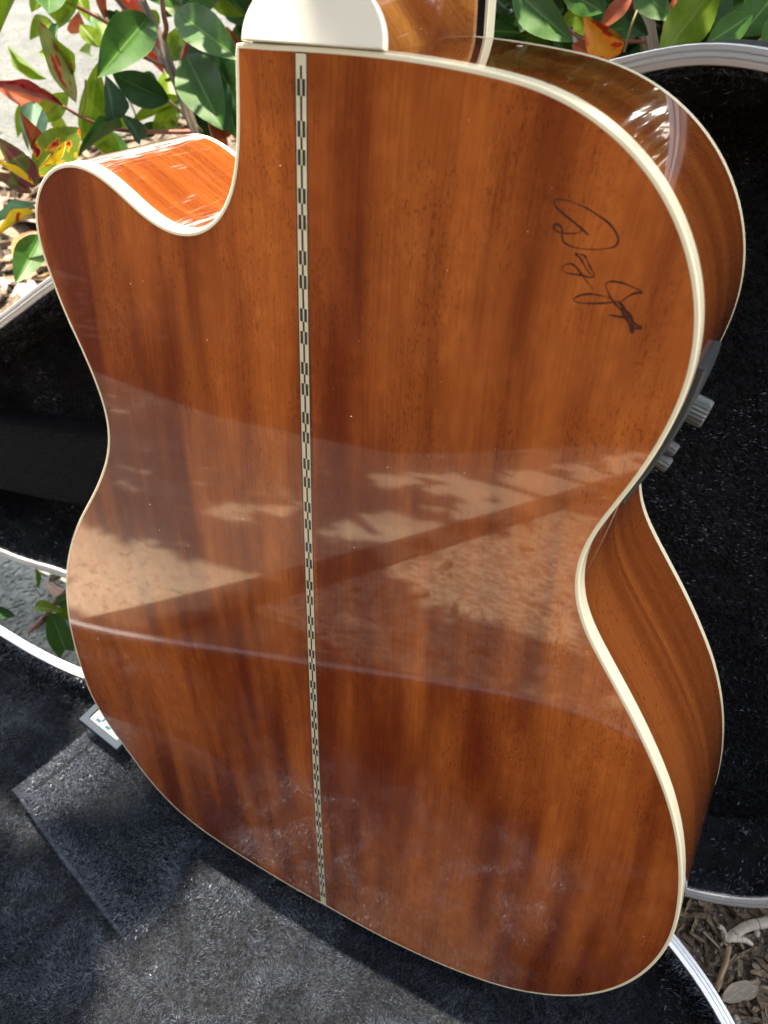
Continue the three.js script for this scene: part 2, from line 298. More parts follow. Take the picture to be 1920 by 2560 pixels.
// specks of dust caught on the lacquer
{
  const n = 60, im = new THREE.InstancedMesh(new THREE.IcosahedronGeometry(0.00015, 0), new THREE.MeshStandardMaterial({ color: new THREE.Color(0.7, 0.62, 0.5), roughness: 0.9 }), n), o = new THREE.Object3D();
  for (let i = 0; i < n;) { const u = rr(-0.19, 0.19), v = rr(0, 0.48); if (!inPoly(body, u, v)) continue; o.position.copy(onBack(u, v, 0.0001)); o.scale.setScalar(rr(0.4, 1.25)); o.updateMatrix(); im.setMatrixAt(i++, o.matrix); }
  im.name = 'dust'; im.castShadow = im.receiveShadow = true; im.userData.kind = 'stuff'; guitar.add(im);
}
// the handwriting in dark ink on the upper back
{
  const inv = guitar.matrixWorld.clone().invert(), eye = CAM.clone().applyMatrix4(inv);
  const toBack = (x, y) => { const d = at(x, y, 1).applyMatrix4(inv).sub(eye); let w = 0, X; for (let k = 0; k < 8; k++) { X = eye.clone().addScaledVector(d, (w - eye.z) / d.z); w = dome(X.x, X.y); } return [X.x, X.y]; };
  const S = [
    [0.85, [690, 780, 600, 690, 450, 570, 330, 470, 250, 385, 238, 325, 310, 305, 400, 320, 550, 372, 700, 440, 850, 540, 980, 640, 1060, 760, 1085, 850, 1040, 925, 950, 952, 800, 966, 600, 955, 450, 920, 360, 860, 345, 770, 350, 705, 300, 640, 242, 640, 240, 700, 320, 742, 450, 756, 560, 746, 605, 705]],
    [0.8, [510, 1020, 590, 1090, 650, 1200, 715, 1285, 780, 1310, 725, 1335, 650, 1320, 600, 1305, 480, 1290, 375, 1262, 345, 1212, 400, 1160, 480, 1160, 570, 1250, 660, 1375, 750, 1485]],
    [0.8, [510, 1020, 640, 1050, 700, 1170, 770, 1290]],
    [0.85, [1405, 1535, 1340, 1490, 1260, 1455, 1150, 1410, 1000, 1388, 925, 1410, 930, 1480, 980, 1590, 1040, 1680, 1120, 1760, 1220, 1900, 1290, 2010]],
    [0.85, [985, 1605, 850, 1572, 700, 1552, 570, 1575, 495, 1622, 545, 1662, 700, 1676, 900, 1672, 1040, 1655, 1140, 1640, 1220, 1580, 1300, 1545, 1405, 1537]],
    [1.05, [950, 1825, 1100, 1850, 1210, 1850, 1160, 1750, 1080, 1655, 1130, 1690, 1190, 1800, 1250, 1900, 1330, 1960, 1390, 2000, 1290, 2005]],
    [1.15, [1120, 1730, 1180, 1870, 1245, 1980, 1265, 2065, 1290, 1990, 1240, 1830, 1180, 1760]],
  ];
  const geos = S.map(([w, z], k) => {
    const pts = []; for (let i = 0; i < z.length; i += 2) pts.push(toBack(1340 + z[i] * 0.1899, 440 + z[i + 1] * 0.1899));
    return ribbonOnBack(resample(pts, 0.0006, false), (t) => (w * 0.74 * (0.8 + 0.34 * Math.sin(t * 17 + k) + 0.14 * Math.sin(t * 61 + k * 2))) / 1000, 0.00005 + k * 0.000012);
  });
  tag(part('signature', mergeGeometries(geos), M.ink, guitar), 'looping handwritten signature in dark ink');
}

// ---------------------------------------------------------------- guitar case: two plush-lined shells hinged along the back, the lid standing open
const CASE = [[0.07, -0.002], [0.14, 0.010], [0.2, 0.037], [0.24, 0.066], [0.285, 0.125], [0.305, 0.215], [0.292, 0.31], [0.245, 0.392], [0.18, 0.442], [0.11, 0.463], [0.03, 0.452], [-0.07, 0.412], [-0.16, 0.366], [-0.245, 0.318], [-0.31, 0.277], [-0.37, 0.242], [-0.46, 0.208], [-0.58, 0.196], [-0.72, 0.192], [-0.745, 0.165], [-0.745, 0.11], [-0.72, 0.085], [-0.58, 0.075], [-0.47, 0.046], [-0.40, 0.045], [-0.34, 0.049], [-0.28, 0.048], [-0.19, 0.030], [-0.10, 0.010], [-0.02, -0.001]];
const LID = [[0.07, -0.024], [0.14, -0.024], [0.2, -0.016], [0.245, 0.006], [0.288, 0.07], [0.318, 0.17], [0.314, 0.28], [0.275, 0.375], [0.205, 0.44], [0.127, 0.4615], [0.102, 0.4625], [0.07, 0.4545], [-0.01, 0.43], [-0.1, 0.398], [-0.2, 0.352], [-0.296, 0.302], [-0.325, 0.2835], [-0.355, 0.2645], [-0.40, 0.2355], [-0.47, 0.1905], [-0.52, 0.165], [-0.60, 0.15], [-0.72, 0.147], [-0.745, 0.13], [-0.745, 0.10], [-0.72, 0.072], [-0.58, 0.055], [-0.47, 0.026], [-0.40, 0.0235], [-0.347, 0.030], [-0.28, 0.027], [-0.19, 0.006], [-0.10, -0.014], [-0.02, -0.022]];
const HZ = -0.118, OPEN = THREE.MathUtils.degToRad(16);
const guitarCase = thing('guitar_case', [0, 0, HZ]);
tag(guitarCase, 'open black guitar case with fuzzy black lining and silver edge trim under the guitar', 'guitar case');
const smoothed = (o) => { const p = gauss(resample(o, 0.006, true), 2.2, true, 1); return { p, n: normals(p) }; };
const OUT = { base: smoothed(CASE), lid: smoothed(LID) };
M.tolex = new THREE.MeshPhysicalMaterial({ color: new THREE.Color(0.012, 0.012, 0.013), roughness: 0.6, bumpMap: tex(256, 256, (x, y) => fbm(x * 60, y * 60, 2), { linear: true }), bumpScale: 0.0006 });
const plushTex = tex(512, 512, (x, y) => { const n = fbm(x * 90, y * 90, 3); return mix3([0.003, 0.0032, 0.004], [0.010, 0.011, 0.0135], smooth(0.3, 0.7, n)); });
M.plush = new THREE.MeshPhysicalMaterial({ map: plushTex, roughness: 0.85, specularIntensity: 0.3, bumpMap: tex(512, 512, (x, y) => fbm(x * 110, y * 110, 3), { linear: true }), bumpScale: 0.002 });
M.pile = new THREE.MeshPhysicalMaterial({ color: new THREE.Color(0.064, 0.076, 0.098), roughness: 0.30, specularIntensity: 1.0 });
const lie = (x, t, h) => V3(x, h, t);                                              // base: rim at height 0
const stand = (x, t, h) => V3(x, t * Math.cos(OPEN) + h * Math.sin(OPEN), -t * Math.sin(OPEN) + h * Math.cos(OPEN));   // lid: h towards the base
const TRIM = [[0.0005, -0.0125], [0.001, 0.0004], [0.0002, 0.0014], [-0.0032, 0.0016], [-0.0038, 0.0002], [-0.0048, 0.0002], [-0.0054, 0.0017], [-0.0078, 0.0019], [-0.0083, 0.0006], [-0.0094, 0.0006], [-0.0100, 0.0019], [-0.0138, 0.0015], [-0.0146, 0.0004], [-0.0146, -0.008]];
const fibres = [];   // [world-free point, normal, scale] gathered for the pile, in the case's frame
function shell(kind, place, deep, floorH, mirror) {
  const caseO = OUT[kind].p, caseN = OUT[kind].n, trim = TRIM.map(([a, h]) => [a * (kind === 'lid' ? 0.5 : 0.5), h * 0.7]);
  const root = new THREE.Group(); root.name = kind === 'lid' ? 'lid_shell' : 'base_shell'; guitarCase.add(root);
  const mesh = (name, g, m) => part(name, g, m, root);
  mesh('outer_wall', sweep(caseO, caseN, [[0, -0.011], [0, -deep + 0.016], [-0.004, -deep + 0.005], [-0.014, -deep]], place, { smooth: true }), M.tolex);
  const inner = caseO.map((p, i) => [p[0] - caseN[i][0] * 0.0135, p[1] - caseN[i][1] * 0.0135]);
  mesh('outer_panel', plate(inner, 0.1, (x, t) => place(x, t, -deep), null, (x, y) => [x * 4, y * 4]), M.tolex);
  mesh('edge_trim', sweep(caseO, caseN, trim, place), M.metal);
  const bump = (x, t) => floorH + 0.019 * (fbm(x * 11 + 5, t * 11, 3) - 0.5) + 0.003 * (fbm(x * 45, t * 45, 2) - 0.5);
  const in0 = 0.0068, wall = [[-0.0135, -0.001], [-0.0150, -0.002], [-0.0165, -0.006], [-0.0170, -0.014], [-0.0185, floorH + 0.010], [-0.024, floorH + 0.003], [-0.034, floorH - 0.004]].map(([a, h]) => [a + in0, h]);
  mesh('wall_lining', sweep(caseO, caseN, wall, place, { smooth: true }), M.plush);
  const fl = caseO.map((p, i) => [p[0] - caseN[i][0] * 0.0215, p[1] - caseN[i][1] * 0.0215]);
  mesh('floor_lining', plate(fl, 0.012, (x, t) => place(x, t, bump(x, t)), null, (x, y) => [x * 5, y * 5]), M.plush);
  return { root, inside: fl, bump, place, wall, caseO, caseN };
}
function inPoly(poly, x, y) { let c = false; for (let i = 0, j = poly.length - 1; i < poly.length; j = i++) { const a = poly[i], b = poly[j]; if ((a[1] > y) !== (b[1] > y) && x < (b[0] - a[0]) * (y - a[1]) / (b[1] - a[1]) + a[0]) c = !c; } return c; }
const base = shell('base', lie, 0.083 - 0.0, -0.031), lid = shell('lid', stand, 0.075, -0.05);
const boxDrop = (x) => 0.034 * smooth(0.085, 0.165, x);
// padded rest for the neck across the narrow half of the lid
{
  const r = part('neck_rest', new RoundedBoxGeometry(0.46, 0.072, 0.034, 5, 0.008), M.plush, lid.root), p = stand(-0.42, 0.117, -0.036);
  r.position.copy(p); r.quaternion.setFromRotationMatrix(new THREE.Matrix4().makeBasis(V3(1, 0, 0), stand(0, 1, 0).sub(stand(0, 0, 0)), stand(0, 0, 1).sub(stand(0, 0, 0)))); r.rotateZ(0.155);
}
// storage compartment covered with the same plush, left of the guitar
const BOX = { x0: 0, x1: 0.17, z0: -0.105, z1: 0, y: -0.005, ox: -0.264, oz: 0.034 - HZ, turn: -0.29 };
{
  const c = new THREE.Group(); c.name = 'storage_compartment'; c.position.set(BOX.ox, 0, BOX.oz); c.rotation.y = BOX.turn; base.root.add(c);
  const g = new RoundedBoxGeometry(BOX.x1 - BOX.x0, 0.034, BOX.z1 - BOX.z0, 24, 0.013).translate((BOX.x0 + BOX.x1) / 2, BOX.y - 0.017, (BOX.z0 + BOX.z1) / 2);
  { const p = g.attributes.position; for (let i = 0; i < p.count; i++) p.setY(i, p.getY(i) - boxDrop(p.getX(i))); g.computeVertexNormals(); }
  part('compartment_lid', g, M.plush, c);
}
// pile: short glossy fibres combed in drifting directions
function pile(name, parent, n, sample, len, wid, tone = 1) {
  const g = meshFrom([-0.5, 0, 0, 0.5, 0, 0, 0.12, 1, 0.25], [0, 0, 1, 0, 0.5, 1], [0, 1, 2]);
  const im = new THREE.InstancedMesh(g, M.pile, n); im.name = name; im.castShadow = im.receiveShadow = true; im.userData.kind = 'stuff';
  const m = new THREE.Matrix4(), up = V3(0, 0, 0), X = V3(0, 0, 0), Z = V3(0, 0, 0), col = new THREE.Color();
  for (let i = 0; i < n; i++) {
    const { p, q, u, v } = sample();
    const a = fbm(u * 16 + 3, v * 16, 3) * 19 + rr(-0.45, 0.45), lay = 0.2 + 3.2 * smooth(0.3, 0.72, fbm(u * 21 + 40, v * 21, 3));
    X.set(Math.cos(a), 0.25, Math.sin(a)); X.addScaledVector(q, -X.dot(q)).normalize();
    up.copy(q).addScaledVector(X, lay + rr(-0.3, 0.3)).add(Z.set(rr(-0.3, 0.3), rr(-0.3, 0.3), rr(-0.3, 0.3))).normalize();
    X.set(rr(-1, 1), rr(-1, 1), rr(-1, 1)).addScaledVector(up, -X.dot(up)).normalize();
    Z.crossVectors(X, up);
    const L = len * rr(0.65, 1.25);
    m.makeBasis(X.clone().multiplyScalar(wid * rr(0.7, 1.3)), up.clone().multiplyScalar(L), Z.clone().multiplyScalar(L));
    m.setPosition(p.x, p.y, p.z); im.setMatrixAt(i, m);
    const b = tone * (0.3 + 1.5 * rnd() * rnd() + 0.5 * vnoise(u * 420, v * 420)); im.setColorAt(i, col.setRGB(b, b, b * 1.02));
  }
  parent.add(im); return im;
}
{
  const floorPoint = (sh, x0, x1, t0, t1, up, skip) => () => { for (;;) { const x = rr(x0, x1), t = rr(t0, t1); if (!inPoly(sh.inside, x, t) || (skip && skip(x, t))) continue; return { p: sh.place(x, t, sh.bump(x, t) - 0.0004), q: up.clone(), u: x, v: t }; } };
  const wallPoint = (sh, i0, i1) => () => { const { caseO, caseN } = sh, i = Math.floor(rr(i0, i1)) % caseO.length, k = rnd() * (sh.wall.length - 1.001), a = Math.floor(k), f = k - a, w0 = sh.wall[a], w1 = sh.wall[a + 1], o = lerp(w0[0], w1[0], f), h = lerp(w0[1], w1[1], f), p = caseO[i], q = caseN[i], d = rr(-0.003, 0.003); const s = sh.place(0, 0, 0), nn = sh.place(-q[0], -q[1], a > 4 ? 1.2 : 0.15).sub(s).normalize(); return { p: sh.place(p[0] + q[0] * o - q[1] * d, p[1] + q[1] * o + q[0] * d, h), q: nn, u: p[0] + h, v: p[1] + h * 2 }; };
  const inBox = (X, T) => { const dx = X - BOX.ox, dz = T - BOX.oz, c = Math.cos(BOX.turn), s = Math.sin(BOX.turn), x = dx * c - dz * s, t = dx * s + dz * c; return x > BOX.x0 + 0.004 && x < 0.118 && t > BOX.z0 + 0.004 && t < BOX.z1 - 0.004; };
  pile('plush_pile', base.root, 420000, floorPoint(base, -0.40, 0.27, 0.03, 0.30, V3(0, 1, 0), inBox), 0.0029, 0.00036);
  pile('wall_pile', base.root, 40000, wallPoint(base, 0, base.caseO.length), 0.0030, 0.00045);
  const ln = stand(0, 0, 1).sub(stand(0, 0, 0));
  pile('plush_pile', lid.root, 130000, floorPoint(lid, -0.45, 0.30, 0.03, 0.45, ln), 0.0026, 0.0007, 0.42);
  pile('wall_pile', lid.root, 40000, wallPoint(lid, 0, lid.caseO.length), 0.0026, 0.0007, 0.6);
  const bx = () => { const r = rnd(), x = rr(BOX.x0, BOX.x1), z = rr(BOX.z0, BOX.z1), y = BOX.y - rr(0, 0.03); const f = r < 0.74 ? [V3(x, BOX.y - 0.0003, z), V3(0, 1, 0)] : r < 0.86 ? [V3(x, y, BOX.z1 - 0.0003), V3(0, 0.1, 1)] : [V3(BOX.x0 + 0.0003, y, z), V3(-1, 0.1, 0)]; f[0].y -= boxDrop(x); return { p: f[0], q: f[1].normalize(), u: x + y, v: z }; };
  pile('plush_pile', base.root.getObjectByName('storage_compartment'), 80000, bx, 0.0023, 0.00034);
}
// small digital hygrometer lying on the compartment
{
  const h = thing('hygrometer', [-0.2215, 0.0068, -0.0405]);
  h.rotation.y = -0.155;
  tag(h, 'small silver digital hygrometer with a pale display lying on the black plush', 'hygrometer');
  const sh = new THREE.Shape(); sh.moveTo(-0.0225, -0.0145); sh.lineTo(0.0225, -0.0145); sh.lineTo(0.0225, 0.0145); sh.lineTo(-0.0225, 0.0145); sh.closePath();
  const ho = new THREE.Path(), a = 0.0178, b = 0.0102, r = 0.002; ho.moveTo(-a + r, -b); ho.lineTo(a - r, -b); ho.absarc(a - r, -b + r, r, -Math.PI / 2, 0); ho.lineTo(a, b - r); ho.absarc(a - r, b - r, r, 0, Math.PI / 2); ho.lineTo(-a + r, b); ho.absarc(-a + r, b - r, r, Math.PI / 2, Math.PI); ho.lineTo(-a, -b + r); ho.absarc(-a + r, -b + r, r, Math.PI, Math.PI * 1.5); sh.holes.push(ho);
  const fr = new THREE.ExtrudeGeometry(sh, { depth: 0.005, bevelEnabled: true, bevelThickness: 0.0006, bevelSize: 0.0006, bevelSegments: 2, curveSegments: 6 }).rotateX(-Math.PI / 2);
  part('frame', fr, new THREE.MeshPhysicalMaterial({ color: new THREE.Color(0.026, 0.037, 0.050), metalness: 0, roughness: 0.65, specularIntensity: 0.3 }), h);
  part('bezel', new THREE.BoxGeometry(0.0362, 0.003, 0.0210).translate(0, 0.0023, 0), new THREE.MeshStandardMaterial({ color: 0x15191c, roughness: 0.4 }), h);
  const cv = document.createElement('canvas'); cv.width = 256; cv.height = 144; const c = cv.getContext('2d');
  c.fillStyle = '#7c8484'; c.fillRect(0, 0, 256, 144);
  c.strokeStyle = '#22404f'; c.lineWidth = 18; c.lineCap = 'butt';
  const seg = (x, y, s) => { const L = { a: [0, 0, 50, 0], b: [50, 0, 50, 48], c: [50, 48, 50, 96], d: [0, 96, 50, 96], e: [0, 48, 0, 96], f: [0, 0, 0, 48], g: [0, 48, 50, 48] }; for (const k of s) { const q = L[k], dx = Math.sign(q[2] - q[0]) * 6, dy = Math.sign(q[3] - q[1]) * 6; c.beginPath(); c.moveTo(x + q[0] + dx, y + q[1] + dy); c.lineTo(x + q[2] - dx, y + q[3] - dy); c.stroke(); } };
  seg(32, 26, 'afgcd'); seg(116, 26, 'abgcd');
  c.lineWidth = 5; c.beginPath(); c.arc(212, 112, 9, 0, 7); c.stroke();
  const t = new THREE.CanvasTexture(cv); t.colorSpace = THREE.SRGBColorSpace;
  part('display', new THREE.PlaneGeometry(0.0345, 0.0192).rotateX(-Math.PI / 2).translate(0, 0.0041, 0), new THREE.MeshPhysicalMaterial({ map: t, roughness: 0.6, specularIntensity: 0.3 }), h);
}

// ---------------------------------------------------------------- ground, concrete, mulch
const GY = -0.09;
M.soil = new THREE.MeshStandardMaterial({ roughness: 0.95, map: tex(1024, 1024, (x, y) => { const a = fbm(x * 12, y * 12, 4), b = vnoise(x * 300, y * 300), c = fbm(x * 120, y * 120, 2); let k = mix3([0.050, 0.036, 0.024], [0.15, 0.115, 0.080], smooth(0.3, 0.7, a * 0.5 + c * 0.5)); k = mix3(k, [0.38, 0.35, 0.29], smooth(0.8, 0.95, b)); return k; }), bumpMap: tex(512, 512, (x, y) => fbm(x * 110, y * 110, 3), { linear: true }), bumpScale: 0.006 });
{
  const N = 120, pos = [], uv = [], idx = [], w = (k) => { const t = k / N * 2 - 1; return Math.sign(t) * (Math.abs(t) * 1.2 + 40 * Math.pow(Math.abs(t), 6)); };
  for (let j = 0; j <= N; j++) for (let i = 0; i <= N; i++) { const x = w(i), z = w(j); pos.push(x, 0.006 * (fbm(x * 11 + 50, z * 11 + 50, 3) - 0.6), z); uv.push(x / 0.45, z / 0.45); }
  for (let j = 0; j < N; j++) for (let i = 0; i < N; i++) { const a = j * (N + 1) + i; idx.push(a, a + N + 1, a + N + 2, a, a + N + 2, a + 1); }
  const g = part('ground', meshFrom(pos, uv, idx), M.soil, scene); g.position.y = GY; tag(g, 'grey gritty soil of the garden bed', null, null, 'structure');
}
const ground = scene.getObjectByName('ground');
const concrete = (a, b, pit, s) => new THREE.MeshStandardMaterial({ roughness: 0.9, map: tex(1024, 1024, (x, y) => { const n = fbm(x * 9 * s, y * 9 * s, 4), m = vnoise(x * 210 * s, y * 210 * s) * 0.6 + vnoise(x * 90 * s, y * 90 * s) * 0.4; let c = mix3(a, b, smooth(0.3, 0.72, n * 0.55 + fbm(x * 150, y * 150, 2) * 0.45)); return mix3(c, pit, smooth(0.68, 0.85, m) * 0.75); }), bumpMap: tex(512, 512, (x, y) => 1 - smooth(0.6, 0.85, vnoise(x * 105 * s, y * 105 * s)) * 0.8 + 0.3 * fbm(x * 60, y * 60, 2), { linear: true }), bumpScale: 0.004 });
M.concreteFar = concrete([0.062, 0.065, 0.058], [0.100, 0.101, 0.089], [0.024, 0.024, 0.021], 1);
M.concreteNear = concrete([0.13, 0.14, 0.132], [0.30, 0.31, 0.285], [0.045, 0.047, 0.043], 1.6);
M.concreteFront = concrete([0.36, 0.285, 0.205], [0.48, 0.39, 0.285], [0.14, 0.10, 0.07], 0.6);
function slab(name, poly, top, thick, mat, label) {
  const g = new THREE.ExtrudeGeometry(new THREE.Shape(poly.map((p) => new THREE.Vector2(p[0], -p[1]))), { depth: thick, bevelEnabled: true, bevelThickness: 0.003, bevelSize: 0.003, bevelSegments: 2 }).rotateX(-Math.PI / 2);
  const p = g.attributes.position, u = g.attributes.uv; for (let i = 0; i < p.count; i++) u.setXY(i, p.getX(i) / 0.6, (p.getZ(i) + p.getY(i)) / 0.6);
  const m = part(name, g, mat, scene); m.name = numbered(name); m.position.y = top - thick - 0.003; return tag(m, label, null, null, 'structure');
}
{
  const a = atY(-60, 470, GY), b = atY(330, 345, GY), dx = b.x - a.x, dz = b.z - a.z, l = Math.hypot(dx, dz), ux = dx / l, uz = dz / l, nx = uz, nz = -ux;
  const P = (s, t) => [a.x + ux * s + nx * t, a.z + uz * s + nz * t];
  slab('concrete_path', [P(-4, 0), P(6, 0), P(6, 1.6), P(-4, 1.6)], GY + 0.012, 0.06, M.concreteFar, 'sunlit pale concrete path behind the bush');
  slab('concrete_slab', [[-1.1, -0.30], [-0.2, -0.34], [-0.18, -0.02], [-0.6, 0.02], [-1.1, 0.0]], GY + 0.0035, 0.05, M.concreteNear, 'rough grey concrete under the gap between the two case shells');
  // paving in front of the case: two slabs meet at a joint
  const J = (z) => -0.525 + 0.24 * z;
  slab('concrete_path', [[-6, 0.20], [J(0.20) - 0.012, 0.20], [J(0.60) - 0.012, 0.60], [-6, 0.585]], GY + 0.0045, 0.06, M.concreteFront, 'sunlit tan concrete paving beside the open case');
  slab('concrete_path', [[-6, 0.591], [J(0.606) - 0.012, 0.606], [J(2.3) - 0.012, 2.3], [-0.22, 2.25], [-0.62, 1.42], [-1.1, 1.22], [-6, 1.12]], GY + 0.0045, 0.06, M.concreteFront, 'sunlit tan concrete paving in front of the open case');
  slab('dark_ground_sheet', [[-6, 1.128], [-1.1, 1.228], [-0.62, 1.428], [-0.22, 2.258], [J(2.3), 2.31], [0.9, 1.75], [6, 1.5], [6, 3.04], [-6, 3.04]], GY + 0.0085, 0.05, new THREE.MeshStandardMaterial({ map: tex(256, 256, (x, y) => mix3([0.022, 0.016, 0.012], [0.045, 0.033, 0.025], fbm(x * 40, y * 40, 3))), roughness: 0.95 }), 'dark ground sheet added before the wall, its colour standing in for shaded paving');  // dark colour stands in for shade on the far paving mirrored in the back
  slab('sandy_soil', [[J(0.42) + 0.052, 0.42], [1.2, 0.40], [1.2, 1.6], [J(1.6) + 0.052, 1.6]], GY + 0.0065, 0.05, new THREE.MeshStandardMaterial({ map: tex(512, 512, (x, y) => mix3([0.22, 0.155, 0.10], [0.44, 0.34, 0.235], smooth(0.3, 0.7, fbm(x * 60, y * 60, 4)))), bumpMap: tex(512, 512, (x, y) => fbm(x * 50, y * 50, 3), { linear: true }), bumpScale: 0.012, roughness: 0.95 }), 'crumbly tan soil beside the timber edging');
  slab('path_edging', [[J(0.2) - 0.009, 0.2], [J(0.2) + 0.05, 0.2], [J(2.2) + 0.05, 2.2], [J(2.2) - 0.009, 2.2]], GY + 0.014, 0.07, new THREE.MeshStandardMaterial({ color: new THREE.Color(0.07, 0.045, 0.03), roughness: 0.8 }), 'dark timber edging between paving and mulch');
}
const barkTex = (a, b) => tex(128, 128, (x, y) => mix3(a, b, smooth(0.25, 0.8, vnoise(x * 26, y * 3) * 0.65 + vnoise(x * 60, y * 9) * 0.35)));
const chipMats = [[[0.10, 0.070, 0.040], [0.25, 0.185, 0.11]], [[0.070, 0.046, 0.027], [0.18, 0.125, 0.078]], [[0.14, 0.105, 0.068], [0.29, 0.23, 0.155]], [[0.045, 0.028, 0.017], [0.11, 0.073, 0.044]], [[0.13, 0.082, 0.036], [0.28, 0.19, 0.085]], [[0.18, 0.14, 0.11], [0.36, 0.30, 0.24]]].map(([a, b]) => new THREE.MeshStandardMaterial({ map: barkTex(a, b), roughness: 0.9 }));
const litterMats = [[[0.26, 0.17, 0.13], [0.42, 0.31, 0.26]], [[0.20, 0.12, 0.085], [0.34, 0.23, 0.17]], [[0.34, 0.27, 0.22], [0.5, 0.43, 0.37]], [[0.30, 0.10, 0.03], [0.42, 0.17, 0.05]], [[0.11, 0.075, 0.055], [0.2, 0.14, 0.11]]].map(([a, b]) => new THREE.MeshStandardMaterial({ map: barkTex(a, b), roughness: 0.85, side: THREE.DoubleSide }));
function chipGeo(kind) {   // a splinter: long, flat, with ragged ends
  const g = new THREE.BoxGeometry(1, 1, 1, 5, 1, 2), p = g.attributes.position, key = new Map();
  const bend = rr(-0.35, 0.35), tap = rr(0.1, 0.7), skew = rr(-0.5, 0.5);
  for (let i = 0; i < p.count; i++) {
    const k = [p.getX(i), p.getY(i), p.getZ(i)].map((v) => v.toFixed(2)).join();
    if (!key.has(k)) { const x = p.getX(i), y = p.getY(i), z = p.getZ(i), e = 1 - tap * Math.pow(Math.abs(x * 2), 3); key.set(k, [x + rr(-0.07, 0.07) + z * skew * 0.3, y * (0.6 + 0.4 * e) + rr(-0.18, 0.18) + bend * x * x * 4, z * e + rr(-0.14, 0.14)]); }
    p.setXYZ(i, ...key.get(k));
  }
  const q = g.toNonIndexed(); q.computeVertexNormals(); return q;
}
function curlGeo() {   // a dry curled leaf
  const pos = [], uv = [], idx = [], N = 8, c = rr(0.5, 1.6), b = rr(-0.4, 0.6);
  for (let j = 0; j <= N; j++) for (let i = 0; i <= 4; i++) { const s = j / N, t = i / 2 - 1, w = 0.5 * Math.pow(Math.sin(Math.PI * Math.pow(s, 0.9)), 0.75) + 0.002, a = t * c; pos.push(s - 0.5, 0.35 * (1 - Math.cos(a)) * w + b * (s - 0.5) * (s - 0.5), Math.sin(a) / Math.max(c, 0.6) * w * 1.2); uv.push(t * 0.5, s * 2); }
  for (let j = 0; j < N; j++) for (let i = 0; i < 4; i++) { const a = j * 5 + i; idx.push(a, a + 1, a + 6, a, a + 6, a + 5); }
  return meshFrom(pos, uv, idx);
}
const chipGeos = Array.from({ length: 10 }, () => chipGeo()), curlGeos = Array.from({ length: 6 }, () => curlGeo());
const pebbleGeos = Array.from({ length: 5 }, () => { const g = new THREE.IcosahedronGeometry(0.5, 1), p = g.attributes.position, s = rr(0, 90); for (let i = 0; i < p.count; i++) { const x = p.getX(i), y = p.getY(i), z = p.getZ(i), k = 0.72 + 0.5 * fbm(x * 2.5 + s, y * 2.5 + z * 2.1 + s, 2); p.setXYZ(i, x * k, y * k * 0.75, z * k); } g.computeVertexNormals(); return g; });
const pebbleMats = [[0.26, 0.23, 0.18], [0.18, 0.155, 0.125], [0.34, 0.315, 0.27], [0.12, 0.10, 0.08]].map((c) => new THREE.MeshStandardMaterial({ color: new THREE.Color(...c), roughness: 0.8 }));
const setOn = (m, x, z, lift) => { m.position.set(x, lift, z); };
